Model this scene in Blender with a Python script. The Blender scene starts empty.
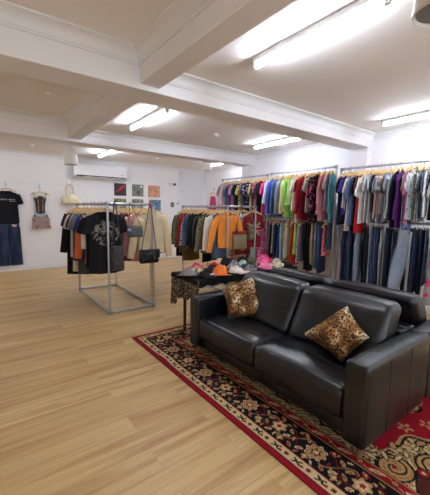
import bpy, bmesh, math, random
import numpy as np
from mathutils import Vector, Matrix, noise
random.seed(7)
PI = math.pi
SC = bpy.context.scene
COL = SC.collection

# ------------------------------------------------------------------ helpers
def lin(c):
    return tuple((v/12.92 if v <= .04045 else ((v+.055)/1.055)**2.4) for v in [x/255. for x in c])

def tag(o, label=None, cat=None, group=None, kind=None):
    if label: o['label'] = label
    if cat: o['category'] = cat
    if group: o['group'] = group
    if kind: o['kind'] = kind
    return o

def thing(name, label, cat, loc=(0, 0, 0), rz=0, group=None):
    o = bpy.data.objects.new(name, None)
    COL.objects.link(o)
    o.empty_display_size = .05
    o.location = loc
    o.rotation_euler = (0, 0, rz)
    return tag(o, label, cat, group)

class MB:
    def __init__(s): s.v = []; s.f = []; s.m = []
    def add(s, vs, fs, mi=0):
        b = len(s.v); s.v += [tuple(p) for p in vs]
        s.f += [tuple(b+i for i in f) for f in fs]; s.m += [mi]*len(fs)
        return s
    def box(s, c, d, mi=0, rz=0, ry=0):
        hx, hy, hz = d[0]/2, d[1]/2, d[2]/2
        M = Matrix.Rotation(rz, 3, 'Z') @ Matrix.Rotation(ry, 3, 'Y')
        vs = []
        for x in (-hx, hx):
            for y in (-hy, hy):
                for z in (-hz, hz):
                    vs.append(M @ Vector((x, y, z)) + Vector(c))
        fs = [(0, 1, 3, 2), (4, 6, 7, 5), (0, 4, 5, 1), (2, 3, 7, 6), (0, 2, 6, 4), (1, 5, 7, 3)]
        return s.add(vs, fs, mi)
    def rings(s, R, cap0=False, cap1=False, mi=0, closed=True):
        n = len(R[0]); vs = [p for r in R for p in r]; fs = []
        for i in range(len(R)-1):
            for j in range(n if closed else n-1):
                k = (j+1) % n
                fs.append((i*n+j, i*n+k, (i+1)*n+k, (i+1)*n+j))
        if cap0: fs.append(tuple(range(n))[::-1])
        if cap1: fs.append(tuple((len(R)-1)*n+j for j in range(n)))
        return s.add(vs, fs, mi)
    def tube(s, pts, r, seg=8, mi=0, cap=True, closed=False, flat=1.0):
        pts = [Vector(p) for p in pts]; n = len(pts); R = []; up = None
        for i, p in enumerate(pts):
            a = pts[i-1] if (i > 0 or closed) else p
            b = pts[(i+1) % n] if (i < n-1 or closed) else p
            t = (b-a).normalized()
            if up is None:
                up = Vector((0, 0, 1)) if abs(t.z) < .9 else Vector((0, 1, 0))
            x = t.cross(up)
            if x.length < 1e-5: x = t.cross(Vector((1, 0, 0)))
            x.normalize(); y = x.cross(t).normalized(); up = y
            rr = r[i] if hasattr(r, '__len__') else r
            R.append([p + x*rr*math.cos(2*PI*k/seg) + y*rr*flat*math.sin(2*PI*k/seg) for k in range(seg)])
        if closed: R.append(R[0]); cap = False
        return s.rings(R, cap, cap, mi)
    def lathe(s, prof, c=(0, 0, 0), seg=24, mi=0, cap0=True, cap1=True):
        R = [[(c[0]+r*math.cos(2*PI*k/seg), c[1]+r*math.sin(2*PI*k/seg), c[2]+z) for k in range(seg)] for r, z in prof]
        return s.rings(R, cap0, cap1, mi)
    def build(s, name, mats, parent=None, smooth=True, bevel=0, sub=0, angle=40, solid=0, weld=False):
        me = bpy.data.meshes.new(name)
        me.from_pydata(s.v, [], s.f)
        mats = mats if isinstance(mats, (list, tuple)) else [mats]
        for m in mats: me.materials.append(m)
        if len(mats) > 1: me.polygons.foreach_set('material_index', s.m)
        me.update()
        if weld:
            bm = bmesh.new(); bm.from_mesh(me)
            bmesh.ops.remove_doubles(bm, verts=bm.verts, dist=1e-5)
            bmesh.ops.recalc_face_normals(bm, faces=bm.faces)
            bm.to_mesh(me); bm.free()
        if smooth:
            me.polygons.foreach_set('use_smooth', [True]*len(me.polygons))
            if angle < 180: me.set_sharp_from_angle(angle=math.radians(angle))
        o = bpy.data.objects.new(name, me)
        COL.objects.link(o)
        if parent: o.parent = parent
        if bevel:
            b = o.modifiers.new('b', 'BEVEL'); b.width = bevel; b.segments = 2; b.limit_method = 'ANGLE'
        if sub:
            b = o.modifiers.new('s', 'SUBSURF'); b.levels = sub; b.render_levels = sub
        if solid:
            b = o.modifiers.new('t', 'SOLIDIFY'); b.thickness = solid; b.offset = 0
        return o

def struct(name, mb, m, **k):
    o = mb.build(name, m, **k); o['kind'] = 'structure'; return o

def axis_samples(h, r, n):
    a = [-h, -h+r*.3, -h+r*.65, -h+r]
    inner = [-(h-r) + 2*(h-r)*i/n for i in range(1, n)]
    return a + inner + [-v for v in a[::-1]]

def softbox(h, r, n=(8, 8, 4), bulge=(0, 0, 0), wr=0.0, wscale=6, seed=0, fn=None):
    """rounded, bulging, slightly wrinkled box; h = half sizes"""
    ax = [axis_samples(h[i], r, n[i]) for i in range(3)]
    mb = MB()
    so = Vector((seed*3.1, seed*1.7, seed*.9))
    def mp(P):
        c = Vector([max(-(h[i]-r), min(h[i]-r, P[i])) for i in range(3)])
        d = P-c
        nrm = d.normalized() if d.length > 1e-9 else Vector((0, 0, 1))
        Q = c + r*nrm
        u = [P[i]/h[i] for i in range(3)]
        for i in range(3):
            if bulge[i]:
                a, b = u[(i+1) % 3], u[(i+2) % 3]
                Q[i] += bulge[i]*u[i]*(1-abs(a)**2.5)*(1-abs(b)**2.5)
        if wr:
            q = Q*wscale+so
            w = noise.noise(q) + .5*(1-abs(noise.noise(q*2.3))*2)*.7
            Q += nrm*wr*w
        if fn: Q = fn(Q)
        return Q
    for i in range(3):
        j, k = (i+1) % 3, (i+2) % 3
        for sg in (-1, 1):
            A, B = ax[j], ax[k]; vs = []
            for a in A:
                for b in B:
                    P = Vector((0, 0, 0)); P[i] = sg*h[i]; P[j] = a; P[k] = b
                    vs.append(mp(P))
            fs = []
            nb = len(B)
            for p in range(len(A)-1):
                for q in range(nb-1):
                    f = (p*nb+q, (p+1)*nb+q, (p+1)*nb+q+1, p*nb+q+1)
                    fs.append(f if sg > 0 else f[::-1])
            mb.add(vs, fs)
    return mb

# ------------------------------------------------------------------ materials
def nt(name):
    m = bpy.data.materials.new(name); m.use_nodes = True
    t = m.node_tree; b = t.nodes['Principled BSDF']
    return m, t, b

def N(t, typ, **k):
    n = t.nodes.new(typ)
    for a, v in k.items():
        if a.startswith('i_'): n.inputs[a[2:].replace('_', ' ')].default_value = v
        else: setattr(n, a, v)
    return n

def ramp(t, fac, stops, interp='LINEAR'):
    r = t.nodes.new('ShaderNodeValToRGB'); r.color_ramp.interpolation = interp
    e = r.color_ramp.elements
    while len(e) < len(stops): e.new(.5)
    for i, (p, c) in enumerate(stops):
        e[i].position = p; e[i].color = (*c, 1) if len(c) == 3 else c
    t.links.new(fac, r.inputs[0]); return r

def mixc(t, fac, a, b, mode='MIX'):
    n = t.nodes.new('ShaderNodeMix'); n.data_type = 'RGBA'; n.blend_type = mode
    for s, v in ((0, fac), (6, a), (7, b)):
        if hasattr(v, 'is_linked') or hasattr(v, 'links'): t.links.new(v, n.inputs[s])
        elif s == 0: n.inputs[0].default_value = v
        else: n.inputs[s].default_value = (*v, 1)
    return n.outputs[2]

def math_(t, op, a, b=None):
    n = t.nodes.new('ShaderNodeMath'); n.operation = op
    for i, v in enumerate((a, b)):
        if v is None: continue
        if hasattr(v, 'links'): t.links.new(v, n.inputs[i])
        else: n.inputs[i].default_value = v
    return n.outputs[0]

def objco(t, scale=(1, 1, 1), rot=(0, 0, 0)):
    tc = t.nodes.new('ShaderNodeTexCoord'); mp = t.nodes.new('ShaderNodeMapping')
    t.links.new(tc.outputs['Object'], mp.inputs[0])
    mp.inputs['Scale'].default_value = scale; mp.inputs['Rotation'].default_value = rot
    return mp.outputs[0]

def tex(t, typ, co, **k):
    n = N(t, typ, **k)
    if co is not None: t.links.new(co, n.inputs['Vector'])
    return n

def bump(t, b, h, strength=.2, dist=.01):
    n = t.nodes.new('ShaderNodeBump'); n.inputs['Strength'].default_value = strength
    n.inputs['Distance'].default_value = dist
    t.links.new(h, n.inputs['Height']); t.links.new(n.outputs[0], b.inputs['Normal'])

def plain(name, c, rough=.5, metal=0, spec=.5, nscale=0, namp=.06, bumpy=0):
    m, t, b = nt(name)
    col = lin(c)
    b.inputs['Roughness'].default_value = rough; b.inputs['Metallic'].default_value = metal
    b.inputs['Specular IOR Level'].default_value = spec
    if nscale:
        n = tex(t, 'ShaderNodeTexNoise', objco(t), i_Scale=nscale, i_Detail=4.)
        r = ramp(t, n.outputs[0], [(.3, tuple(v*(1-namp) for v in col)), (.7, tuple(min(1, v*(1+namp)) for v in col))])
        t.links.new(r.outputs[0], b.inputs['Base Color'])
        if bumpy: bump(t, b, n.outputs[0], bumpy, .005)
    else:
        b.inputs['Base Color'].default_value = (*col, 1)
    return m

_fab = {}
def fabric(c, pat='plain', c2=(255, 255, 255), rough=.88, c3=None, sc=1.0):
    key = (c, pat, c2, rough, c3, sc)
    if key in _fab: return _fab[key]
    m, t, b = nt('fabric_%s_%d' % (pat, len(_fab)))
    b.inputs['Roughness'].default_value = rough
    b.inputs['Specular IOR Level'].default_value = .25
    A, B = lin(c), lin(c2)
    co = objco(t)
    n1 = tex(t, 'ShaderNodeTexNoise', objco(t, (9, 9, 3)), i_Scale=1.5, i_Detail=3.)
    base = ramp(t, n1.outputs[0], [(.3, tuple(v*.88 for v in A)), (.7, tuple(min(1, v*1.1) for v in A))]).outputs[0]
    if pat == 'stripe':       # vertical
        w = tex(t, 'ShaderNodeTexWave', co, i_Scale=14.*sc, wave_type='BANDS', bands_direction='X')
        base = mixc(t, ramp(t, w.outputs[1], [(.45, (0, 0, 0)), (.55, (1, 1, 1))]).outputs[0], base, B)
    elif pat == 'hstripe':
        w = tex(t, 'ShaderNodeTexWave', co, i_Scale=7.*sc, wave_type='BANDS', bands_direction='Z')
        base = mixc(t, ramp(t, w.outputs[1], [(.45, (0, 0, 0)), (.55, (1, 1, 1))]).outputs[0], base, B)
    elif pat == 'check':
        w = tex(t, 'ShaderNodeTexWave', co, i_Scale=9.*sc, bands_direction='X')
        w2 = tex(t, 'ShaderNodeTexWave', co, i_Scale=9.*sc, bands_direction='Z')
        base = mixc(t, math_(t, 'MULTIPLY', w.outputs[1], .6), base, B)
        base = mixc(t, math_(t, 'MULTIPLY', w2.outputs[1], .6), base, B)
    elif pat in ('floral', 'leopard', 'camo', 'print'):
        if pat == 'floral':
            v = tex(t, 'ShaderNodeTexVoronoi', co, i_Scale=17.*sc)
            f = ramp(t, v.outputs['Distance'], [(.30, (1, 1, 1)), (.38, (0, 0, 0))]).outputs[0]
            base = mixc(t, f, base, B)
            if c3:
                v2 = tex(t, 'ShaderNodeTexVoronoi', objco(t, (1, 1, 1), (.4, .7, .2)), i_Scale=23.*sc)
                f2 = ramp(t, v2.outputs['Distance'], [(.22, (1, 1, 1)), (.28, (0, 0, 0))]).outputs[0]
                base = mixc(t, f2, base, lin(c3))
        elif pat == 'camo':
            v = tex(t, 'ShaderNodeTexNoise', co, i_Scale=14.*sc, i_Detail=2.)
            C3 = lin(c3 or (60, 55, 40))
            base = ramp(t, v.outputs[0], [(.0, A), (.44, B), (.54, C3), (.62, A)], 'CONSTANT').outputs[0]
        elif pat == 'print':
            n = tex(t, 'ShaderNodeTexNoise', co, i_Scale=16.*sc, i_Detail=6., i_Roughness=.7)
            f = ramp(t, n.outputs[0], [(.52, (0, 0, 0)), (.6, (1, 1, 1))]).outputs[0]
            base = mixc(t, f, base, B)
        else:
            n = tex(t, 'ShaderNodeTexNoise', co, i_Scale=8.*sc, i_Detail=2.)
            gold = ramp(t, n.outputs[0], [(.36, lin((92, 58, 24))), (.5, lin((158, 110, 56))), (.64, lin((216, 194, 152)))]).outputs[0]
            nz = tex(t, 'ShaderNodeTexNoise', co, i_Scale=40.*sc, i_Detail=2.)
            vo = t.nodes.new('ShaderNodeVectorMath'); vo.operation = 'MULTIPLY_ADD'
            t.links.new(nz.outputs[1], vo.inputs[0]); vo.inputs[1].default_value = (.014/sc,)*3
            t.links.new(co, vo.inputs[2])
            v = tex(t, 'ShaderNodeTexVoronoi', vo.outputs[0], i_Scale=58.*sc)
            ring = ramp(t, v.outputs['Distance'], [(.0, (.35, .35, .35)), (.2, (.5, .5, .5)), (.27, (1, 1, 1)), (.52, (1, 1, 1)), (.6, (0, 0, 0))]).outputs[0]
            gap = tex(t, 'ShaderNodeTexNoise', co, i_Scale=65.*sc, i_Detail=1.)
            g = ramp(t, gap.outputs[0], [(.38, (0, 0, 0)), (.46, (1, 1, 1))]).outputs[0]
            f = math_(t, 'MULTIPLY', ring, g)
            base = mixc(t, f, gold, lin((24, 17, 13)))
    elif pat == 'denim':
        n = tex(t, 'ShaderNodeTexNoise', objco(t, (60, 60, 9)), i_Scale=3., i_Detail=4.)
        n2 = tex(t, 'ShaderNodeTexNoise', objco(t, (5, 5, 1.6)), i_Scale=1.3, i_Detail=2.)
        base = mixc(t, math_(t, 'MULTIPLY', n.outputs[0], .5), base, tuple(min(1, v*1.7) for v in A))
        base = mixc(t, ramp(t, n2.outputs[0], [(.42, (0, 0, 0)), (.7, (.55, .55, .55))]).outputs[0], base, B)
    elif pat == 'tweed':
        n = tex(t, 'ShaderNodeTexNoise', co, i_Scale=70.*sc, i_Detail=2.)
        base = mixc(t, ramp(t, n.outputs[0], [(.42, (0, 0, 0)), (.6, (1, 1, 1))]).outputs[0], base, B)
    elif pat == 'zebra':
        w = tex(t, 'ShaderNodeTexWave', co, i_Scale=9.*sc, bands_direction='Z', i_Distortion=6., i_Detail=1.)
        base = mixc(t, ramp(t, w.outputs[1], [(.45, (0, 0, 0)), (.55, (1, 1, 1))]).outputs[0], base, B)
    elif pat == 'chest':      # faded graphic printed on the chest
        s = N(t, 'ShaderNodeSeparateXYZ'); t.links.new(co, s.inputs[0])
        dx = math_(t, 'DIVIDE', s.outputs[0], .20)
        dz = math_(t, 'DIVIDE', math_(t, 'ADD', s.outputs[2], .41), .18)
        d = math_(t, 'SQRT', math_(t, 'ADD', math_(t, 'MULTIPLY', dx, dx), math_(t, 'MULTIPLY', dz, dz)))
        ins = ramp(t, d, [(.9, (1, 1, 1)), (1., (0, 0, 0))]).outputs[0]
        n = tex(t, 'ShaderNodeTexNoise', co, i_Scale=22., i_Detail=6., i_Roughness=.65)
        f = math_(t, 'MULTIPLY', ins, ramp(t, n.outputs[0], [(.46, (0, 0, 0)), (.55, (1, 1, 1))]).outputs[0])
        base = mixc(t, math_(t, 'MULTIPLY', f, .75), base, B)
    elif pat == 'crosses':    # red, black and cream saltire-and-cross flag print
        s = N(t, 'ShaderNodeSeparateXYZ'); t.links.new(co, s.inputs[0])
        x = math_(t, 'ABSOLUTE', s.outputs[0]); z = math_(t, 'ABSOLUTE', math_(t, 'ADD', s.outputs[2], .42))
        box = math_(t, 'MULTIPLY', math_(t, 'LESS_THAN', x, .17), math_(t, 'LESS_THAN', z, .13))
        dg = math_(t, 'ABSOLUTE', math_(t, 'SUBTRACT', math_(t, 'MULTIPLY', x, .765), z))
        cr = math_(t, 'MINIMUM', x, z)
        fld = mixc(t, box, base, lin((26, 24, 28)))
        k = mixc(t, math_(t, 'LESS_THAN', dg, .03), fld, lin((205, 190, 170)))
        k = mixc(t, math_(t, 'LESS_THAN', dg, .014), k, lin((150, 34, 36)))
        k = mixc(t, math_(t, 'LESS_THAN', cr, .045), k, lin((205, 190, 170)))
        k = mixc(t, math_(t, 'LESS_THAN', cr, .028), k, lin((165, 36, 38)))
        base = mixc(t, box, base, k)
    elif pat == 'hemflower':
        s = N(t, 'ShaderNodeSeparateXYZ'); t.links.new(co, s.inputs[0])
        v = tex(t, 'ShaderNodeTexVoronoi', co, i_Scale=15.)
        f = ramp(t, v.outputs['Distance'], [(.36, (1, 1, 1)), (.46, (0, 0, 0))]).outputs[0]
        low = ramp(t, math_(t, 'MULTIPLY', s.outputs[2], -1.), [(.44, (0, 0, 0)), (.55, (1, 1, 1))]).outputs[0]
        base = mixc(t, math_(t, 'MULTIPLY', f, low), base, B)
    t.links.new(base, b.inputs['Base Color'])
    wv = tex(t, 'ShaderNodeTexNoise', co, i_Scale=220., i_Detail=2.)
    bump(t, b, wv.outputs[0], .12, .002)
    _fab[key] = m
    return m

def mat_emit(name, c, s):
    m = bpy.data.materials.new(name); m.use_nodes = True
    t = m.node_tree; t.nodes.clear()
    e = t.nodes.new('ShaderNodeEmission'); o = t.nodes.new('ShaderNodeOutputMaterial')
    e.inputs[0].default_value = (*lin(c), 1); e.inputs[1].default_value = s
    t.links.new(e.outputs[0], o.inputs[0]); return m

M = {}
M['wall'] = plain('white_paint', (238, 237, 238), .7, nscale=1.2, namp=.015)
M['ceil'] = plain('ceiling_paint', (240, 236, 233), .8, nscale=.9, namp=.015)
M['beam'] = plain('beam_paint', (236, 234, 236), .6, nscale=1.5, namp=.012)
M['trim'] = plain('trim_paint', (232, 231, 232), .45)
M['door'] = plain('door_paint', (226, 227, 231), .5)
M['steel'] = plain('galvanised_steel', (178, 180, 184), .38, .85, nscale=14, namp=.1)
M['steel2'] = plain('steel_fitting', (150, 152, 156), .45, .8)
M['chrome'] = plain('chrome_hook', (190, 192, 196), .25, 1)
M['white_plastic'] = plain('white_plastic', (236, 236, 236), .35)
M['pend'] = plain('pendant_white', (222, 218, 212), .45)
M['grey_plastic'] = plain('grey_plastic', (120, 122, 126), .5)
M['dark_plastic'] = plain('dark_plastic', (26, 27, 30), .4)
M['wood'] = plain('hanger_wood', (222, 186, 132), .5, nscale=16, namp=.14)
M['leg_wood'] = plain('leg_wood', (120, 88, 60), .5, nscale=20, namp=.15)
M['black_metal'] = plain('black_metal', (16, 16, 18), .45, .2)
M['tube'] = mat_emit('tube_glow', (230, 239, 255), 31.0)
M['gold_bag'] = plain('gold_leather', (224, 210, 174), .4, .08, nscale=30, namp=.2, bumpy=.3)
M['black_leather_bag'] = plain('bag_leather', (20, 20, 23), .28, nscale=25, namp=.2, bumpy=.15)

def mat_floor():
    m, t, b = nt('oak_boards')
    co = objco(t)
    br = tex(t, 'ShaderNodeTexBrick', co, i_Scale=1.0, i_Mortar_Size=.0012, i_Brick_Width=1.25, i_Row_Height=.19, i_Bias=0., offset=.37, offset_frequency=2)
    br.inputs['Color1'].default_value = (0, 0, 0, 1); br.inputs['Color2'].default_value = (1, 1, 1, 1)
    br.inputs['Mortar'].default_value = (.5, .5, .5, 1); br.inputs['Mortar Smooth'].default_value = .2
    tone = ramp(t, br.outputs['Color'], [(0, lin((194, 163, 110))), (.5, lin((202, 172, 118))), (1, lin((210, 182, 129)))]).outputs[0]
    # offset the grain per board so it does not run through the joints
    sx = N(t, 'ShaderNodeSeparateXYZ'); t.links.new(co, sx.inputs[0])
    row = math_(t, 'FLOOR', math_(t, 'DIVIDE', sx.outputs[1], .19))
    cx = t.nodes.new('ShaderNodeCombineXYZ')
    t.links.new(math_(t, 'MULTIPLY', sx.outputs[0], .4), cx.inputs[0])
    t.links.new(math_(t, 'MULTIPLY', sx.outputs[1], 7.5), cx.inputs[1])
    t.links.new(math_(t, 'ADD', math_(t, 'MULTIPLY', row, 3.7), math_(t, 'MULTIPLY', br.outputs['Color'], 7.)), cx.inputs[2])
    g = tex(t, 'ShaderNodeTexNoise', cx.outputs[0], i_Scale=1.6, i_Detail=5., i_Roughness=.6, i_Distortion=.6)
    cx2 = t.nodes.new('ShaderNodeVectorMath'); cx2.operation = 'MULTIPLY'
    t.links.new(cx.outputs[0], cx2.inputs[0]); cx2.inputs[1].default_value = (3., 5., 1.)
    g2 = tex(t, 'ShaderNodeTexNoise', cx2.outputs[0], i_Scale=2., i_Detail=3.)
    c = mixc(t, ramp(t, g.outputs[0], [(.30, (1, 1, 1)), (.55, (0, 0, 0))]).outputs[0], tone, lin((166, 126, 78)))
    c = mixc(t, math_(t, 'MULTIPLY', ramp(t, g2.outputs[0], [(.5, (0, 0, 0)), (.75, (1, 1, 1))]).outputs[0], .25), c, lin((160, 120, 78)))
    c = mixc(t, math_(t, 'MULTIPLY', br.outputs['Fac'], .4), c, lin((120, 88, 56)))
    t.links.new(c, b.inputs['Base Color'])
    b.inputs['Roughness'].default_value = .42; b.inputs['Specular IOR Level'].default_value = .4
    bump(t, b, g2.outputs[0], .04, .003)
    return m
M['floor'] = mat_floor()

def mat_leather():
    m, t, b = nt('black_leather')
    co = objco(t)
    n = tex(t, 'ShaderNodeTexNoise', co, i_Scale=7., i_Detail=5., i_Roughness=.6)
    v = tex(t, 'ShaderNodeTexVoronoi', co, i_Scale=240.)
    cr = tex(t, 'ShaderNodeTexNoise', objco(t, (1, 1, 1), (.3, .2, .6)), i_Scale=13., i_Detail=3., i_Distortion=1.6)
    ridg = ramp(t, cr.outputs[0], [(.44, (0, 0, 0)), (.5, (1, 1, 1)), (.56, (0, 0, 0))]).outputs[0]
    c = ramp(t, n.outputs[0], [(.3, lin((10, 11, 14))), (.7, lin((15, 16, 20)))]).outputs[0]
    t.links.new(c, b.inputs['Base Color'])
    r = ramp(t, n.outputs[0], [(.3, (.30,)*3), (.7, (.38,)*3)]).outputs[0]
    t.links.new(r, b.inputs['Roughness'])
    b.inputs['Specular IOR Level'].default_value = .4
    h = math_(t, 'ADD', math_(t, 'MULTIPLY', n.outputs[0], 1.0), math_(t, 'ADD', math_(t, 'MULTIPLY', ridg, .22), math_(t, 'MULTIPLY', v.outputs['Distance'], .05)))
    bump(t, b, h, .16, .012)
    b.inputs['Coat Weight'].default_value = .25; b.inputs['Coat Roughness'].default_value = .22
    return m
M['leather'] = mat_leather()
M['seam'] = plain('leather_seam', (20, 20, 22), .6)

def mat_lace():
    m, t, b = nt('leopard_lace')
    co = objco(t)
    v = tex(t, 'ShaderNodeTexVoronoi', co, i_Scale=48.)
    n = tex(t, 'ShaderNodeTexNoise', co, i_Scale=22., i_Detail=4.)
    f = ramp(t, math_(t, 'ADD', v.outputs['Distance'], math_(t, 'MULTIPLY', n.outputs[0], .5)), [(.62, lin((20, 17, 15))), (.8, lin((58, 48, 36))), (.95, lin((140, 120, 90)))]).outputs[0]
    t.links.new(f, b.inputs['Base Color']); b.inputs['Roughness'].default_value = .8
    return m
M['lace'] = mat_lace()

# ------------------------------------------------------------------ camera
cam = bpy.data.cameras.new('camera'); co = bpy.data.objects.new('camera', cam); COL.objects.link(co)
cam.sensor_fit = 'VERTICAL'; cam.sensor_height = 24.0; cam.lens = 24.0*317.0/495.0; cam.clip_start = .05
yaw, pit, rol = math.radians(36.84), math.radians(6.67), math.radians(.796)
F = Vector((math.sin(yaw)*math.cos(pit), math.cos(yaw)*math.cos(pit), -math.sin(pit)))
R = Vector((math.cos(yaw), -math.sin(yaw), 0)); U = R.cross(F)
R2 = R*math.cos(rol)+U*math.sin(rol); U2 = U*math.cos(rol)-R*math.sin(rol)
co.matrix_world = Matrix(((R2.x, U2.x, -F.x, 0), (R2.y, U2.y, -F.y, 0), (R2.z, U2.z, -F.z, 1.5), (0, 0, 0, 1)))
SC.camera = co

# ------------------------------------------------------------------ room shell
XL, XR, XR3, YF, YB = -3.2, 5.42, 6.2, -3.2, 8.83
ZC, ZL, ZT = 2.80, 2.90, 3.1
struct('floor', MB().box(((XL+XR3)/2, (YF+YB)/2, -.06), (XR3-XL+.4, YB-YF+.4, .12)), M['floor'], smooth=False)
struct('wall_back', MB().box(((XL+XR3)/2, YB+.1, ZT/2), (XR3-XL+.4, .2, ZT)), M['wall'], smooth=False)
struct('wall_left', MB().box((XL-.1, (YF+YB)/2, ZT/2), (.2, YB-YF, ZT)), M['wall'], smooth=False)
w = MB().box((XR+.1, (YF+6.02)/2, ZT/2), (.2, 6.02-YF, ZT)); w.box((XR3+.1, (6.02+YB)/2, ZT/2), (.2, YB-6.02, ZT)); w.box(((XR+XR3)/2+.1, 5.97, ZT/2), (XR3-XR, .1, ZT))
struct('wall_right', w, M['wall'], smooth=False)
w = MB()   # shop front behind the camera: a wide window opening
w.box(((XL+XR)/2, YF-.1, .2), (XR-XL+.4, .2, .4)); w.box(((XL+XR)/2, YF-.1, 2.8), (XR-XL+.4, .2, .6))
w.box((-2.9, YF-.1, 1.45), (1.0, .2, 2.1)); w.box((4.95, YF-.1, 1.45), (1.3, .2, 2.1))
struct('wall_front', w, M['wall'], smooth=False)
w = MB()
for x in (-2.38, -.2, 2.1, 4.28): w.box((x, YF-.1, 1.45), (.07, .1, 2.1))
for z in (.42, 2.48): w.box((.95, YF-.1, z), (6.7, .1, .07))
struct('window_1', w, M['dark_plastic'], smooth=False)
# ceiling: lower panel right of the long beam, higher panel left of it, lower again in the last bay
XB0, XB1 = 1.25, 1.45
c = MB()
c.box(((XB0+.1+XR+.2)/2, (YF+5.8)/2, ZC+.15), (XR+.2-XB0-.1, 5.8-YF, .3))
c.box(((XL+XB0+.1)/2, (YF+5.8)/2, ZL+.1), (XB0+.1-XL, 5.8-YF, .2))
c.box(((XL+XR3)/2+.1, (5.8+YB)/2, ZC+.15), (XR3-XL+.4, YB-5.8+.2, .3))
struct('ceiling', c, M['ceil'], smooth=False)
# beams
BY = [(-2.83, -2.48), (0.01, .36), (2.84, 3.19), (5.67, 6.02)]
for i, (a, b_) in enumerate(BY):
    xr = XR if i < 3 else XR
    struct('trim_%d' % (i+1), MB().box(((XL+xr)/2, (a+b_)/2, 2.585+.2), (xr-XL, b_-a, .4)), M['beam'], smooth=False, bevel=.006)
struct('trim_5', MB().box(((XB0+XB1)/2, (YF+5.7)/2, 2.63+.17), (XB1-XB0, 5.7-YF, .34)), M['beam'], smooth=False, bevel=.006)
# pilasters under the beams on the right wall
pl = MB()
for a, b_ in BY[1:]: pl.box((XR-.03, (a+b_)/2, 1.3), (.2, b_-a-.02, 2.6))
struct('trim_6', pl, M['beam'], smooth=False, bevel=.005)

def cornice(mb, p0, p1, n, z, drop=.105, proj=.092):
    """cove moulding along p0-p1, n = unit direction out from the wall, z = ceiling height"""
    prof = [(0, -drop), (.014, -drop), (.014, -drop+.016)]
    for k in range(7):
        a = k/6*PI/2
        prof.append((.02+(proj-.036)*(1-math.cos(a)), -drop+.02+(drop-.036)*math.sin(a)))
    prof += [(proj-.012, -.014), (proj, -.012), (proj, 0), (0, 0)]
    p0, p1 = Vector((*p0, z)), Vector((*p1, z)); n = Vector((*n, 0))
    Rr = [[p+n*a+Vector((0, 0, b)) for a, b in prof] for p in (p0, p1)]
    mb.rings(Rr, True, True)
co1 = MB()
for (ya, yb) in ((.36, 2.84), (3.19, 5.67), (-2.48, .01)):
    cornice(co1, (XB1, yb), (XR, yb), (0, -1), ZC); cornice(co1, (XB1, ya), (XR, ya), (0, 1), ZC)
    cornice(co1, (XL, yb), (XB0, yb), (0, -1), ZL, .12, .1); cornice(co1, (XL, ya), (XB0, ya), (0, 1), ZL, .12, .1)
    cornice(co1, (XB0, ya), (XB0, yb), (-1, 0), ZL, .12, .1); cornice(co1, (XB1, ya), (XB1, yb), (1, 0), ZC, .07, .06)
    cornice(co1, (XR, ya), (XR, yb), (-1, 0), ZC); cornice(co1, (XL, ya), (XL, yb), (1, 0), ZL, .12, .1)
cornice(co1, (XL, 6.02), (XR, 6.02), (0, 1), ZC); cornice(co1, (XL, YB), (XR3, YB), (0, -1), ZC)
cornice(co1, (XR3, 6.02), (XR3, YB), (-1, 0), ZC)
struct('trim_7', co1, M['trim'], angle=30, weld=True)
struct('baseboard_back', MB().box(((XL+5.1)/2, YB-.008, .045), (5.1-XL, .016, .09)), M['trim'], smooth=False, bevel=.003)
struct('baseboard_right', MB().box((XR-.008, 1.5, .045), (.016, 8.9, .09)), M['trim'], smooth=False, bevel=.003)
struct('trim_8', MB().box((.4, YB-.006, 2.075), (3.4, .012, .022)), M['trim'], smooth=False)   # picture rail strip
# white door in the back wall
d = MB().box((5.615, YB-.015, 1.35), (.83, .03, 2.68))
door = struct('door_1', d, M['door'], smooth=False, bevel=.003)
fr = MB()
for x in (5.18, 6.05): fr.box((x, YB-.02, 1.37), (.05, .04, 2.74))
fr.box((5.615, YB-.02, 2.72), (.92, .04, .05))
fr.build('door_frame', M['trim'], door, smooth=False, bevel=.003)
hd = MB(); hd.tube([(5.27, YB-.03, 1.05), (5.27, YB-.08, 1.05), (5.38, YB-.08, 1.05)], .009)
hd.build('door_handle', M['chrome'], door)

# ------------------------------------------------------------------ fluorescent tubes
def tube_light(x, y0, y1, label, zc=ZC):
    t = thing('fluorescent_light', label, 'light', (x, (y0+y1)/2, zc), 0, 'fluorescent tubes on the ceiling')
    L = y1-y0
    MB().box((0, 0, -.02), (.075, L, .04)).build('batten', M['white_plastic'], t, smooth=False, bevel=.004)
    for s in (-1, 1):
        e = MB(); e.box((0, s*(L/2+.012), -.036), (.05, .03, .072)); e.lathe([(.019, -.088), (.019, -.03)], (0, s*(L/2+.012), 0), 12)
        e.build('end_cap', M['white_plastic'], t, bevel=.004)
    MB().tube([(0, -L/2, -.066), (0, L/2, -.066)], .019, 12).build('glass_tube', M['tube'], t)
tube_light(2.0, 1.03, 2.11, 'big bright tube on the ceiling nearest above the black sofas')
tube_light(4.68, 1.1, 2.31, 'bright tube along the right wall above the near clothes rack')
tube_light(2.0, 3.74, 4.86, 'bright tube just beyond the nearest cross beam, left of the smoke alarm')
tube_light(4.48, 3.6, 4.7, 'bright tube above the middle double rack, beyond the near beam')
tube_light(2.42, 6.8, 7.88, 'far bright tube above the air conditioner')
tube_light(5.28, 6.2, 7.3, 'far bright tube above the right end of the back wall')
for x, y, l in ((2.0, -1.8, 'unseen fill tube added behind the viewer at left'), (4.68, -1.8, 'unseen fill tube added behind the viewer at right')):
    tube_light(x, y, y+1.15, l)  # unseen tubes added behind the camera to brighten the foreground
tube_light(-1.1, 6.8, 7.9, 'unseen fill tube added at the left of the back bay')  # out-of-view tube, added to brighten the rear of the room

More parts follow.
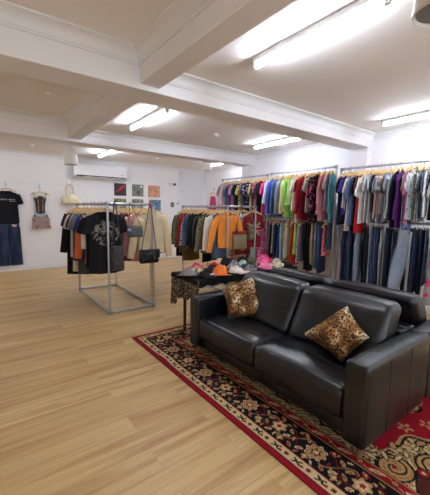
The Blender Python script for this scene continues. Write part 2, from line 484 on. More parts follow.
# pendants
def pendant(x, y, zb, label, h=.30, r0=.085, r1=.115, zt=2.8):
    t = thing('pendant_fitting', label, 'fixture', (x, y, zb))  # hanging tapered fitting, unlit, with a grey disc underneath
    MB().lathe([(r1-.012, .012), (r1-.006, 0), (r1, .004), (r1+.001, .02), (r0+.004, h-.02), (r0-.01, h), (.02, h+.004)], seg=32, cap0=False).build('tapered_shell', M['pend'], t)
    MB().lathe([(r1-.012, .014), (.001, .016)], seg=32, cap0=False, cap1=False).build('bottom_disc', M['grey_plastic'], t)
    MB().tube([(0, 0, h), (0, 0, zt-zb-.02)], .006).build('cord', M['dark_plastic'], t)
    MB().lathe([(.04, zt-zb-.025), (.045, zt-zb)], seg=20).build('ceiling_rose', M['white_plastic'], t)
pendant(1.45, 6.4, 2.30, 'white tapered pendant in front of the air conditioner')
pendant(4.52, 6.4, 2.46, 'white tapered pendant before the white door', h=.28)
pendant(1.565, .56, 2.31, 'white pendant cut by the upper right edge of the photo')

def alarm(x, y, z, label):
    t = thing('smoke_alarm', label, 'smoke alarm', (x, y, z))
    MB().lathe([(.025, -.034), (.032, -.03), (.036, -.01), (.038, 0)], seg=20).build('housing', M['white_plastic'], t)
    MB().lathe([(.01, -.042), (.014, -.034)], seg=12).build('sensor', M['white_plastic'], t)
alarm(.784, 4.5, ZL, 'small white smoke alarm on the high left ceiling')
alarm(3.37, 4.49, ZC, 'small white smoke alarm beyond the near beam, mid ceiling')
alarm(1.0, 7.68, ZC, 'small white smoke alarm at far left of the back bay')
alarm(3.71, 7.43, ZC, 'small white smoke alarm on the ceiling above the record sleeves')

# ------------------------------------------------------------------ back wall items
t = thing('air_conditioner', 'long white split air conditioner high on the back wall', 'air conditioner', (2.69, YB-.12, 2.46))
def acs(Q):
    return Q
b = MB()
prof = [(-.12, -.13), (-.12, .12), (-.10, .17), (-.06, .185), (.12, .185), (.12, -.185), (.02, -.185), (-.07, -.165)]
b.rings([[(x, p, q) for p, q in prof] for x in (-.69, .69)], True, True)
b.build('housing', M['white_plastic'], t, bevel=.008)
s = MB().box((.0, -.112, -.128), (1.26, .03, .036), ); s.build('air_outlet', M['dark_plastic'], t, smooth=False)
s = MB().box((.08, -.129, -.148), (1.06, .012, .016)); s.build('louvre', M['white_plastic'], t, smooth=False, bevel=.003)
s = MB().box((.55, -.123, -.05), (.05, .004, .02)); s.build('display', M['grey_plastic'], t, smooth=False)

def pic_mat(name, base, spots):
    m, tt, bb = nt(name)
    co = objco(tt)
    n = tex(tt, 'ShaderNodeTexNoise', co, i_Scale=7., i_Detail=3.)
    c_ = ramp(tt, n.outputs[0], spots).outputs[0]
    tt.links.new(c_, bb.inputs['Base Color']); bb.inputs['Roughness'].default_value = .4
    return m
def sleeve(x0, x1, z0, z1, label, m, extra=None):
    t = thing('record_sleeve', label, 'record sleeve', ((x0+x1)/2, YB-.012, (z0+z1)/2), 0, 'record sleeves on the back wall')
    w_, h_ = x1-x0, z1-z0
    MB().box((0, 0, 0), (w_, .02, h_)).build('cover', m, t, smooth=False, bevel=.002)
    if extra: extra(t, w_, h_)
def ex_red(t, w_, h_):
    e = MB()
    for k in range(5):
        e.tube([(-.12+.03*k, -.012, -.07+.03*k), (-.02+.035*k, -.012, -.02+.03*k)], .014, 6)
    e.build('artwork', plain('red_art', (196, 44, 40), .5), t)
def ex_green(t, w_, h_):
    e = MB().lathe([(.05, -.002), (.05, .002)], seg=18); e.v = [(x, z-.013, y-.06) for x, y, z in e.v]
    e.build('artwork', plain('dark_art', (96, 60, 52), .5), t)
    MB().box((.1, -.011, .11), (.06, .004, .05)).build('sticker', M['white_plastic'], t, smooth=False)
def ex_white(t, w_, h_):
    e = MB()
    e.tube([(-.09, -.011, -.03), (.0, -.011, .05), (.1, -.011, -.02)], [.05, .04, .05], 8, flat=.2)
    e.build('artwork', plain('pale_art', (236, 226, 214), .6), t)
sleeve(3.09, 3.43, 1.875, 2.215, 'dark record sleeve with a red slanting figure', pic_mat('sleeve_dark', 0, [(.3, lin((34, 30, 34))), (.7, lin((66, 56, 60)))]), ex_red)
sleeve(3.61, 3.95, 1.875, 2.215, 'grey green record sleeve with dark round figure', pic_mat('sleeve_green', 0, [(.3, lin((92, 98, 86))), (.7, lin((140, 146, 126)))]), ex_green)
sleeve(4.11, 4.48, 1.875, 2.215, 'orange record sleeve with pale figures in the middle', pic_mat('sleeve_orange', 0, [(.3, lin((196, 112, 70))), (.7, lin((228, 170, 134)))]), ex_white)
sleeve(3.08, 3.42, 1.46, 1.795, 'mossy green record sleeve below the dark one', pic_mat('sleeve_moss', 0, [(.38, lin((44, 56, 36))), (.5, lin((120, 124, 70))), (.62, lin((200, 196, 160)))]))
sleeve(3.60, 3.945, 1.46, 1.795, 'mottled grey record sleeve below the grey green one', pic_mat('sleeve_grey', 0, [(.38, lin((70, 76, 66))), (.5, lin((128, 128, 112))), (.62, lin((190, 186, 176)))]))
sleeve(4.135, 4.51, 1.46, 1.79, 'blue record sleeve with a red strip below the orange one', pic_mat('sleeve_blue', 0, [(.38, lin((40, 66, 96))), (.5, lin((84, 124, 158))), (.62, lin((150, 176, 196)))]),
       lambda t, w_, h_: MB().box((-.15, -.011, 0), (.06, .004, h_*.96)).build('artwork', plain('coral_art', (206, 96, 82), .5), t, smooth=False))
t = thing('wall_notice', 'small printed sheet on the wall left of the white door', 'notice', (4.92, YB-.003, 1.65))
MB().box((0, 0, 0), (.16, .006, .22)).build('paper', M['white_plastic'], t, smooth=False)
MB().box((0, -.004, .01), (.12, .003, .15)).build('printed_block', plain('print_grey', (110, 112, 116), .6, nscale=40, namp=.4), t, smooth=False)
t = thing('keypad', 'white wall keypad beside the white door frame', 'keypad', (5.105, YB-.01, 1.655))
MB().box((0, 0, 0), (.1, .02, .17)).build('housing', M['white_plastic'], t, smooth=False, bevel=.004)
MB().box((0, -.011, .045), (.07, .003, .04)).build('display', M['grey_plastic'], t, smooth=False)
t = thing('security_camera', 'white and black bullet camera high on the back wall', 'camera', (4.84, YB, 2.29))
MB().lathe([(.05, 0), (.045, .02)], seg=16).build('base', M['white_plastic'], t).rotation_euler = (PI/2, 0, 0)
MB().tube([(0, -.02, 0), (.02, -.08, -.01), (.07, -.12, -.01)], .03, 12).build('body', M['white_plastic'], t)
MB().tube([(.07, -.12, -.01), (.12, -.15, -.015)], .036, 12).build('lens', M['dark_plastic'], t)

# ------------------------------------------------------------------ garments
def ring_pts(w, tk, z, n=26, front_drop=0., fold=None, cx=0):
    pts = []
    for k in range(n):
        a = 2*PI*k/n
        ca, sa = math.cos(a), math.sin(a)
        x = w*math.copysign(abs(ca)**.75, ca); y = tk*math.copysign(abs(sa)**.75, sa)
        zz = z - (front_drop if sa < -.2 else 0)
        if fold: y, zz = fold(x, y, zz, sa)
        pts.append((cx+x, y, zz))
    return pts

def top_body(p, seed, m, parent, name='body'):
    """p: sh, wb, t, L, neck, drop, slope, z0"""
    sh, wb, tk, L = p.get('sh', .205), p.get('wb', .235), p.get('t', .022), p.get('L', .66)
    nk, drop, sl, z0 = p.get('neck', .09), p.get('drop', .05), p.get('slope', .32), p.get('z0', -.13)
    amp = p.get('fold', .012); n = 30
    rnd = random.Random(seed); ph = rnd.random()*6; fr = rnd.uniform(24, 38); ph2 = rnd.random()*6
    mb = MB(); Rr = []
    for i in range(5):
        q = i/4; w_ = nk+(sh-nk)*q; z = z0-sl*(w_-nk)
        Rr.append(ring_pts(w_, tk*(.55+.45*q), z-.0, n, drop*(1-q)))
    zs = z0-sl*(sh-nk); rows = 11
    for i in range(1, rows+1):
        v = i/rows
        w_ = sh*.97+(wb-sh*.97)*(v**1.0 if not p.get('waist') else 0) 
        if p.get('waist'):
            wa = p['waist']; w_ = (sh*.95+(wa-sh*.95)*min(1, v/.4)) if v < .4 else wa+(wb-wa)*((v-.4)/.6)
        a = amp*v
        def fold(x, y, z, sa, a=a, v=v):
            f = a*math.sin(fr*x+ph+1.2*v)+.4*a*math.sin(fr*2.1*x+ph2)
            return y+f*(.9 if sa < 0 else .7), z+(.012*math.sin(9*x+ph2) if v > .93 else 0)
        Rr.append(ring_pts(w_, tk*(1+.35*v), zs-L*v, n, 0, fold))
    mb.rings(Rr)
    return mb.build(name, m, parent, angle=180), zs

def sleeve_mb(side, sh, zs, length, w0, w1, tk, ang, seed, fwd=0.):
    """arm tube from the shoulder end, bending to hang down"""
    rnd = random.Random(seed); mb = MB(); Rr = []
    nseg = 4 if length < .3 else 9
    pos = Vector((side*(sh-.03), 0, zs+.005-.045)); a = math.radians(ang); st = (length+.03)/nseg
    end = math.radians(72 if length < .3 else (rnd.uniform(80, 88) if ang > 52 else 77))
    ph = rnd.random()*6
    for i in range(nseg+1):
        q = i/nseg
        aa = a+(end-a)*min(1, q*2.2)
        d = Vector((side*math.cos(aa), 0, -math.sin(aa))); nn = Vector((side*math.sin(aa), 0, math.cos(aa)))
        w_ = w0+(w1-w0)*q
        wob = .006*math.sin(q*9+ph)
        ring = []
        for k in range(12):
            b_ = 2*PI*k/12
            ring.append(pos+nn*(w_*math.cos(b_))+Vector((0, 1, 0))*(tk*math.sin(b_)+wob+fwd*q))
        Rr.append(ring); pos = pos+d*st
    mb.rings(Rr, True, False)
    return mb

def collar_mb(nk, tk, z0, drop, h=.035, lap=False):
    mb = MB(); Rr = []
    for (dw, dz) in ((-.004, -.012), (.0, h*.7), (.006, h), (.016, h*.5), (.02, -.012)):
        r_ = []
        for k in range(20):
            a = 2*PI*k/20; ca, sa = math.cos(a), math.sin(a)
            fd = drop*max(0, -sa)*(1.1 if lap else .9)
            r_.append(((nk+dw)*ca, (tk*.7+dw+.006)*sa, z0+dz-fd))
        Rr.append(r_)
    mb.rings(Rr); return mb

HANG_MESH = {}
def hanger_mesh():
    if HANG_MESH: return
    a = MB(); Rr = []
    for i in range(13):
        q = -1+2*i/12; x = .205*q
        z = -.072-.072*abs(q)**1.3; hh = .018*(1-.35*abs(q)); tt = .0065
        y = -.012*abs(q)**2
        Rr.append([(x, y-tt, z-hh), (x, y+tt, z-hh), (x, y+tt, z+hh), (x, y-tt, z+hh)])
    a.rings(Rr, True, True)
    o = a.build('tmp', M['wood']); HANG_MESH['arm'] = o.data; bpy.data.objects.remove(o)
    h = MB(); pts = [(0, 0, -.06), (0, 0, -.035)]
    for k in range(9):
        an = -PI/2+k/8*PI*1.35
        pts.append((.024*math.cos(an)+.0, 0, .0+.0238*math.sin(an)+.0))
    h.tube(pts, .0028, 6)
    o = h.build('tmp', M['chrome']); HANG_MESH['hook'] = o.data; bpy.data.objects.remove(o)
    c = MB(); c.tube([(-.17, 0, -.07), (.17, 0, -.07)], .004, 8)
    o = c.build('tmp', M['chrome']); HANG_MESH['bar'] = o.data; bpy.data.objects.remove(o)
    k = MB(); k.box((0, 0, -.085), (.03, .016, .05))
    o = k.build('tmp', M['black_metal'], smooth=False); HANG_MESH['clip'] = o.data; bpy.data.objects.remove(o)
hanger_mesh()

def inst(name, key, parent, loc=(0, 0, 0)):
    o = bpy.data.objects.new(name, HANG_MESH[key]); COL.objects.link(o); o.parent = parent; o.location = loc; return o

def hanger(loc, rz, label, group, clip=False, cat='hanger'):
    t = thing('clip_hanger' if clip else 'coat_hanger', label, cat, loc, rz, group)
    inst('hook', 'hook', t)
    if clip:
        inst('bar', 'bar', t); 
        for s in (-1, 1): inst('clip', 'clip', t, (s*.1, 0, 0))
    else: inst('arm', 'arm', t)
    return t

def make_top(loc, rz, kind, m, label, group, seed, p=None, name=None, m2=None):
    p = dict(p or {}); cat = {'tee': 'shirt', 'shirt': 'shirt', 'long': 'shirt', 'jacket': 'jacket', 'tank': 'top', 'dress': 'dress', 'cardigan': 'cardigan', 'coat': 'coat'}[kind]
    nm = name or {'tee': 'tee_shirt', 'shirt': 'button_shirt', 'long': 'long_sleeved_shirt', 'jacket': 'jacket', 'tank': 'sleeveless_top', 'dress': 'dress', 'cardigan': 'cardigan', 'coat': 'coat'}[kind]
    t = thing(nm, label, cat, loc, rz, group)
    rnd = random.Random(seed)
    tk = p.setdefault('t', .022)
    if kind == 'tank': p.setdefault('sh', .135); p.setdefault('wb', .2); p.setdefault('drop', .09); p.setdefault('neck', .1)
    if kind == 'dress': p.setdefault('waist', .17); p.setdefault('wb', .27); p.setdefault('L', 1.0); p.setdefault('sh', .17)
    if kind in ('jacket', 'coat'): p.setdefault('sh', .215); p.setdefault('wb', .235); p.setdefault('drop', .1)
    b, zs = top_body(p, seed, m, t)
    sh = p.get('sh', .205); nk = p.get('neck', .09); z0 = p.get('z0', -.13)
    if kind in ('tee', 'shirt'):
        for s in (-1, 1): sleeve_mb(s, sh, zs, p.get('sl', .18), .08, .072, tk*.9, p.get('ang', 62), seed+s).build('sleeve', m, t, angle=180)
    elif kind in ('long', 'jacket', 'cardigan', 'coat'):
        for s in (-1, 1): sleeve_mb(s, sh, zs, p.get('sl', .56), .085, .055, tk*1.0, p.get('ang', 64), seed+s, rnd.uniform(-.012, .012)).build('sleeve', m, t, angle=180)
    elif kind == 'dress' and p.get('sl'):
        for s in (-1, 1): sleeve_mb(s, sh, zs, p['sl'], .075, .07, tk*.9, 45, seed+s).build('sleeve', m, t, angle=180)
    cm = m2 or m
    if kind in ('shirt', 'long', 'jacket', 'coat'):
        collar_mb(nk, tk, z0, p.get('drop', .05), .04, True).build('collar', cm, t)
        for i in range(p.get('buttons', 0)):
            pk = MB().lathe([(.008, -.002), (.008, .002)], (0, 0, 0), 8)
            pk.v = [(x, -tk*1.25-.012+z, -(.26+.1*i)+y) for (x, y, z) in pk.v]
            pk.build('button', fabric((120, 104, 80)), t)
    else:
        collar_mb(nk, tk, z0, p.get('drop', .05), .012).build('neckband', cm, t)
    return t

def leg_tube(x0, x1, y, zt, zb, w0, w1, tk, seed, bow=0.):
    rnd = random.Random(seed); ph = rnd.random()*6; Rr = []
    for i in range(11):
        q = i/10; w_ = w0+(w1-w0)*q+bow*math.sin(PI*q); cx = x0+(x1-x0)*q
        f = lambda x, yy, z, sa: (yy+.006*math.sin(x*40+ph+q*3)+y, z)
        Rr.append(ring_pts(w_, tk*(1-.2*q), zt+(zb-zt)*q, 16, 0, f, cx))
    return MB().rings(Rr)

def make_trousers(loc, rz, m, label, group, seed, L=1.02, folded=True, w=.125, hem=.09, name='jeans', cat='jeans', bow=0., t=.02, z0=-.085, lean=0.):
    o = thing(name, label, cat, loc, rz, group)
    rnd = random.Random(seed)
    rise = .27
    if folded:
        b = MB().rings([ring_pts(w*.92, t, z0-.035, 16), ring_pts(w*.97, t*1.2, z0-.12, 16), ring_pts(w*1.06, t*1.35, z0-rise, 16), ring_pts(w*1.0, t*1.2, z0-rise-.04, 16)], False, True)
        b.build('seat', m, o, angle=180)
        for s in (-1, 1):
            leg_tube(0, lean+rnd.uniform(-.02, .02), s*t*.62, z0-rise+.04, z0-L+rnd.uniform(-.02, .02), w*1.03, hem, t*.72, seed+s, bow).build('leg', m, o, angle=180)
        MB().rings([ring_pts(w*.9, t*1.05, z0, 16), ring_pts(w*.93, t*1.12, z0-.04, 16)], True, False).build('waistband', m, o)
        MB().box((-.01, -t*1.36-.001, z0-.16), (.11, .006, .12)).build('pocket', m, o, bevel=.004)
    else:
        b = MB().rings([ring_pts(w*1.55, t, z0-.035, 22), ring_pts(w*1.75, t*1.3, z0-.14, 22), ring_pts(w*1.9, t*1.4, z0-rise, 22)], False, False)
        b.build('seat', m, o, angle=180)
        for s in (-1, 1):
            leg_tube(s*w*.95, s*w*1.05, 0, z0-rise+.03, z0-L, w*.96, hem*1.1, t*1.3, seed+s, bow).build('leg', m, o, angle=180)
        MB().rings([ring_pts(w*1.53, t*1.05, z0, 22), ring_pts(w*1.58, t*1.1, z0-.04, 22)], True, False).build('waistband', m, o)
        for s in (-1, 1): MB().box((s*w*.8, -t*1.45, z0-.16), (.12, .008, .13)).build('pocket', m, o, bevel=.004)
    return o

def make_skirt(loc, rz, m, label, group, seed, L=.5, w0=.15, w1=.22, t=.025, z0=-.085, name='skirt'):
    o = thing(name, label, 'skirt', loc, rz, group)
    rnd = random.Random(seed); ph = rnd.random()*6; Rr = []
    for i in range(9):
        q = i/8
        f = lambda x, y, z, sa, q=q: (y+.014*q*math.sin(x*55+ph), z)
        Rr.append(ring_pts(w0+(w1-w0)*q, t*(1+.3*q), z0-.03-(L-.03)*q, 30, 0, f))
    MB().rings(Rr).build('body', m, o, angle=180)
    MB().rings([ring_pts(w0*.98, t*1.05, z0, 20), ring_pts(w0*1.01, t*1.1, z0-.035, 20)], True, False).build('waistband', m, o)
    return o

GARM = []      # (short description) for labels
def run_rail(x, z, items, place, hshort, group, rz=0., clip=False, seed0=0, tscale=None):
    """items: (y, kind, description, material, params) hung along a rail that runs in Y"""
    n = len(items)
    for i, it in enumerate(items):
        y, kind, desc, m = it[:4]; p = dict(it[4]) if len(it) > 4 else {}
        gaps = [abs(items[j][0]-y) for j in (i-1, i+1) if 0 <= j < n]
        sp = min(gaps) if gaps else .1
        p.setdefault('t', max(.010, min(.026, sp*.27))); p.setdefault('fold', min(.012, sp*.16))
        rnd = random.Random(seed0+i)
        big = 'rz' in p
        yaw_ = rz+(0 if big else rnd.uniform(-.16, .16))+p.pop('rz', 0)+p.pop('yaw', 0)
        dx = p.pop('dx', rnd.uniform(-.035, .035))
        if not big and kind not in ('jeans', 'trousers', 'skirt', 'shorts'):
            k_ = rnd.uniform(.86, 1.06)
            for q_, d_ in (('sh', .215 if kind in ('jacket', 'coat') else (.135 if kind == 'tank' else (.17 if kind == 'dress' else .205))), ('wb', .2 if kind == 'tank' else (.215 if kind == 'dress' else .225))):
                p[q_] = p.get(q_, d_)*k_
            p['slope'] = rnd.uniform(.3, .46); p['neck'] = rnd.uniform(.08, .1); p.setdefault('ang', rnd.uniform(46, 62) if kind in ('tee', 'shirt') else rnd.uniform(58, 74))
            p['L'] = p.get('L', .66)*rnd.uniform(.95, 1.05)
        nb = items[i+1][2] if i+1 < n else items[i-1][2]
        lab = p.pop('label', None) or '%s on %s, beside %s' % (desc, place, nb)
        if len(lab.split()) > 16: lab = '%s on %s' % (desc, place)
        loc = (x+dx, y, z)
        hl = ('clip hanger holding ' if kind in ('jeans', 'trousers', 'skirt', 'shorts') else 'wooden hanger holding ')+desc+' on '+hshort
        if kind in ('jeans', 'trousers', 'shorts'):
            make_trousers(loc, yaw_, m, lab, group, seed0+i, p.get('L', 1.02), p.get('folded', True), p.get('w', .125), p.get('hem', .095), 'jeans' if kind == 'jeans' else ('trousers' if kind == 'trousers' else 'shorts'), kind, p.get('bow', 0.), p['t'], lean=p.get('lean', 0.))
            hanger(loc, yaw_, hl, 'clip hangers on the racks', True)
        elif kind == 'skirt':
            make_skirt(loc, yaw_, m, lab, group, seed0+i, p.get('L', .5), p.get('w0', .15), p.get('w1', .2), p['t'])
            hanger(loc, yaw_, hl, 'clip hangers on the racks', True)
        else:
            make_top(loc, yaw_, kind, m, lab, group, seed0+i, p)
            hanger(loc, yaw_, hl, 'wooden hangers on the racks')

# ------------------------------------------------------------------ pipe racks
def box_rack(x0, x1, y0, y1, z, label):
    t = thing('clothes_rack', label, 'clothes rack', ((x0+x1)/2, (y0+y1)/2, 0))
    hx, hy = (x1-x0)/2, (y1-y0)/2; r = .0165
    for sx in (-1, 1):
        for sy in (-1, 1):
            MB().tube([(sx*hx, sy*hy, .01), (sx*hx, sy*hy, z)], r, 12).build('post', M['steel'], t)
    for sx in (-1, 1):
        MB().tube([(sx*hx, -hy, z), (sx*hx, hy, z)], r, 12).build('top_rail', M['steel'], t)
        MB().tube([(sx*hx, -hy, .03), (sx*hx, hy, .03)], r, 12).build('base_bar', M['steel'], t)
    for sy in (-1, 1):
        MB().tube([(-hx, sy*hy, z), (hx, sy*hy, z)], r, 12).build('cross_bar', M['steel'], t)
        MB().tube([(-hx, sy*hy, .03), (hx, sy*hy, .03)], r, 12).build('base_bar', M['steel'], t)
    for sx in (-1, 1):
        for sy in (-1, 1):
            for zz in (.03, z):
                f = MB(); f.tube([(sx*hx, sy*hy, zz-.03), (sx*hx, sy*hy, zz+.022)], .0215, 12)
                f.tube([(sx*hx, sy*hy, zz), (sx*(hx-.045), sy*hy, zz)], .0215, 12); f.tube([(sx*hx, sy*hy, zz), (sx*hx, sy*(hy-.045), zz)], .0215, 12)
                f.build('corner_fitting', M['steel2'], t)
    return t
RZ = 1.575
box_rack(1.44, 2.12, 4.4, 6.05, RZ, 'galvanised pipe box rack standing alone on the left, empty at its base')
box_rack(3.57, 4.25, 4.4, 5.95, RZ, 'galvanised pipe box rack in the middle, holding the orange jacket')

def wall_rack(x, y0, y1, zt, zl, label):
    t = thing('double_clothes_rack', label, 'clothes rack', (x, (y0+y1)/2, 0))
    h = (y1-y0)/2; r = .0165
    for s in (-1, 1):
        MB().tube([(0, s*h, .0), (0, s*h, zt)], r, 12).build('post', M['steel'], t)
        MB().tube([(-.25, s*h, .017), (.25, s*h, .017)], r, 10).build('foot', M['steel'], t)
        for zz in (zl, zt):
            f = MB(); f.tube([(0, s*h, zz-.035), (0, s*h, zz+.022)], .0215, 12); f.tube([(0, s*h, zz), (0, s*(h-.05), zz)], .0215, 12)
            f.build('corner_fitting', M['steel2'], t)
    MB().tube([(0, -h, zt), (0, h, zt)], r, 12).build('top_rail', M['steel'], t)
    MB().tube([(0, -h, zl), (0, h, zl)], r, 12).build('lower_rail', M['steel'], t)
RX = 4.80
wall_rack(RX, 1.18, 3.0, 2.19, 1.36, 'two-tier pipe rack along the right wall, nearest, with jeans below')
wall_rack(RX, 3.09, 4.55, 2.245, 1.39, 'two-tier pipe rack along the right wall, middle of three')
wall_rack(RX, 4.63, 6.13, 2.235, 1.40, 'two-tier pipe rack along the right wall, farthest of three')
# ---- colours
BK, BK2 = fabric((24, 24, 27)), fabric((34, 34, 38))
NV, NV2 = fabric((34, 40, 62)), fabric((28, 33, 52))
CR, WH = fabric((222, 212, 194)), fabric((232, 230, 228))
# ---- rack on the left: left rail
LT = [
 (4.475, 'tee', 'black tee with a faded round graphic', fabric((22, 22, 25), 'chest', (150, 144, 134)), {'t': .03, 'rz': 0, 'dx': -.01, 'sh': .225, 'wb': .235, 'L': .80, 'fold': .012}),
 (4.60, 'tee', 'plain black tee', BK, {'L': .72, 'sh': .215}),
 (4.69, 'long', 'cream long sleeved shirt', fabric((214, 208, 198)), {'L': .6, 'sl': .42}),
 (4.78, 'long', 'burnt orange shirt', fabric((196, 98, 46)), {'L': .68}),
 (4.88, 'tee', 'white and black raglan tee', fabric((210, 210, 208)), {'L': .66}),
 (4.97, 'tee', 'royal blue tee', fabric((38, 62, 128)), {'L': .64}),
 (5.07, 'tee', 'washed black tee', BK2, {'L': .7}),
 (5.16, 'tee', 'heather grey tee', fabric((120, 120, 124)), {'L': .66}),
 (5.26, 'dress', 'charcoal tee dress', fabric((66, 66, 70)), {'L': .98, 'sl': .2, 'waist': .2, 'sh': .2}),
 (5.36, 'tee', 'silver grey tee', fabric((158, 158, 160)), {'L': .66}),
 (5.45, 'tee', 'midnight navy tee', NV2, {'L': .74}),
 (5.54, 'tee', 'off white tee', fabric((206, 204, 200)), {'L': .7}),
 (5.63, 'dress', 'long cream dress', fabric((216, 204, 182)), {'L': 1.0, 'waist': .19, 'sl': .2, 'sh': .2}),
 (5.72, 'tee', 'brick red tee', fabric((142, 34, 34)), {'L': .68}),
 (5.82, 'coat', 'long black coat', fabric((28, 28, 30)), {'L': 1.0, 'sl': .6, 'ang': 80, 'sh': .19}),
 (5.92, 'tee', 'navy jersey tee', NV, {'L': .7})]
run_rail(1.44, RZ, LT, 'the left box rack', 'the left box rack', 'garments on the left rail of the left box rack', seed0=100)
RT = [
 (4.50, 'long', 'beige long sleeved blouse', fabric((200, 182, 146)), {'t': .03, 'rz': 0, 'sh': .2, 'wb': .22, 'L': .58, 'ang': 60, 'sl': .6, 'buttons': 4}),
 (4.62, 'long', 'dusty rose blouse', fabric((186, 122, 120)), {'L': .72}),
 (4.72, 'long', 'cream knit', fabric((206, 192, 164)), {'L': .62, 'dx': -.06}),
 (4.82, 'long', 'crimson blouse', fabric((128, 28, 38)), {'L': .66, 'dx': -.05}),
 (4.92, 'jacket', 'black cropped jacket', BK, {'L': .6}),
 (5.02, 'long', 'burgundy shirt', fabric((104, 30, 40)), {'L': .72, 'dx': -.04}),
 (5.13, 'long', 'grey marl knit', fabric((140, 138, 136)), {'L': .64}),
 (5.25, 'tee', 'dark plum tee', fabric((62, 34, 46)), {'L': .7}),
 (5.38, 'shirt', 'blue floral shirt', fabric((54, 74, 118), 'floral', (170, 182, 206)), {'L': .62}),
 (5.50, 'shirt', 'denim blue spotted shirt', fabric((66, 88, 130), 'floral', (150, 166, 196), sc=1.4), {'L': .62}),
 (5.64, 'long', 'faded denim shirt', fabric((82, 104, 140), 'denim', (120, 140, 170)), {'L': .62}),
 (5.78, 'jacket', 'dark indigo jacket', fabric((36, 44, 66), 'denim', (60, 72, 100)), {'L': .6})]
run_rail(2.12, RZ, RT, 'the left box rack', 'the left box rack', 'garments on the right rail of the left box rack', seed0=140)
# beige sash that hangs from the blouse
bl = [o for o in COL.objects if o.get('label', '').startswith('beige long sleeved blouse')][0]
sm_ = MB(); sm_.box((-.035, -.05, -.97), (.045, .008, .72)); sm_.box((-.005, -.046, -.88), (.04, .008, .5))
sm_.build('sash', fabric((206, 182, 132)), bl, bevel=.003)

# ---- rack in the middle: left rail
MT = [
 (4.475, 'jacket', 'orange denim jacket', fabric((216, 128, 48), 'denim', (226, 146, 70)), {'t': .035, 'rz': 0, 'dx': .05, 'sh': .215, 'wb': .20, 'L': .58, 'sl': .62, 'ang': 50, 'buttons': 5}),
 (4.57, 'dress', 'grey blue denim dress', fabric((70, 82, 104), 'denim', (100, 112, 136)), {'L': .80, 'waist': .2, 'sh': .19}),
 (4.66, 'jacket', 'white blazer', fabric((226, 222, 214)), {'L': .62, 'sl': .56}),
 (4.76, 'jacket', 'black blazer with peaked collar', BK, {'L': .64}),
 (4.86, 'jacket', 'olive tweed jacket', fabric((92, 80, 58), 'tweed', (150, 134, 102)), {'L': .66, 'sl': .6}),
 (4.96, 'coat', 'black wool coat', fabric((30, 30, 33)), {'L': .9}),
 (5.06, 'jacket', 'black leather jacket', plain('jacket_leather', (24, 24, 26), .35), {'L': .6}),
 (5.15, 'jacket', 'jet black suit jacket', BK, {'L': .68}),
 (5.25, 'jacket', 'charcoal suit jacket', fabric((48, 49, 54)), {'L': .68}),
 (5.34, 'jacket', 'dark green jacket', fabric((38, 48, 42)), {'L': .66}),
 (5.43, 'jacket', 'slate blue denim jacket', fabric((70, 84, 108), 'denim', (110, 124, 150)), {'L': .64}),
 (5.51, 'long', 'black and white zebra shirt', fabric((220, 218, 214), 'zebra', (24, 24, 26)), {'L': .66}),
 (5.58, 'long', 'scarlet shirt', fabric((170, 32, 40)), {'L': .66}),
 (5.65, 'dress', 'mustard brown dress', fabric((118, 88, 46)), {'L': .98, 'waist': .19, 'sh': .18}),
 (5.72, 'coat', 'brown checked tweed coat', fabric((122, 98, 74), 'tweed', (70, 52, 40)), {'L': .76, 'sl': .62}),
 (5.80, 'long', 'khaki green shirt', fabric((112, 116, 84)), {'L': .66}),
 (5.88, 'coat', 'black duffel coat', fabric((26, 27, 28)), {'L': .86})]
run_rail(3.57, RZ, MT, 'the middle box rack', 'the middle box rack', 'jackets on the left rail of the middle box rack', seed0=180)
MR = [
 (4.475, 'tee', 'dark red tee with flag print', fabric((126, 26, 34), 'crosses'), {'t': .03, 'rz': 0, 'dx': .02, 'L': .62, 'sl': .2, 'sh': .19, 'wb': .2}),
 (4.60, 'tee', 'white tee with grey print', fabric((222, 222, 220), 'print', (120, 124, 130)), {'L': .5, 'dx': -.12}),
 (4.72, 'shirt', 'red black and cream checked shirt', fabric((176, 52, 44), 'check', (36, 32, 32)), {'L': .78}),
 (4.86, 'dress', 'cream and rust striped dress', fabric((206, 192, 168), 'hstripe', (170, 84, 56)), {'L': .84, 'waist': .18}),
 (5.02, 'tee', 'deep red tee', fabric((134, 28, 36)), {'L': .64}),
 (5.2, 'long', 'grey sweatshirt', fabric((126, 126, 128)), {'L': .62}),
 (5.4, 'tee', 'brown tee', fabric((96, 70, 52)), {'L': .62}),
 (5.6, 'tee', 'stone tee', fabric((180, 170, 152)), {'L': .62}),
 (5.78, 'long', 'navy sweatshirt', NV, {'L': .62})]
run_rail(4.25, RZ, MR, 'the middle box rack', 'the middle box rack', 'tops on the right rail of the middle box rack', seed0=220)

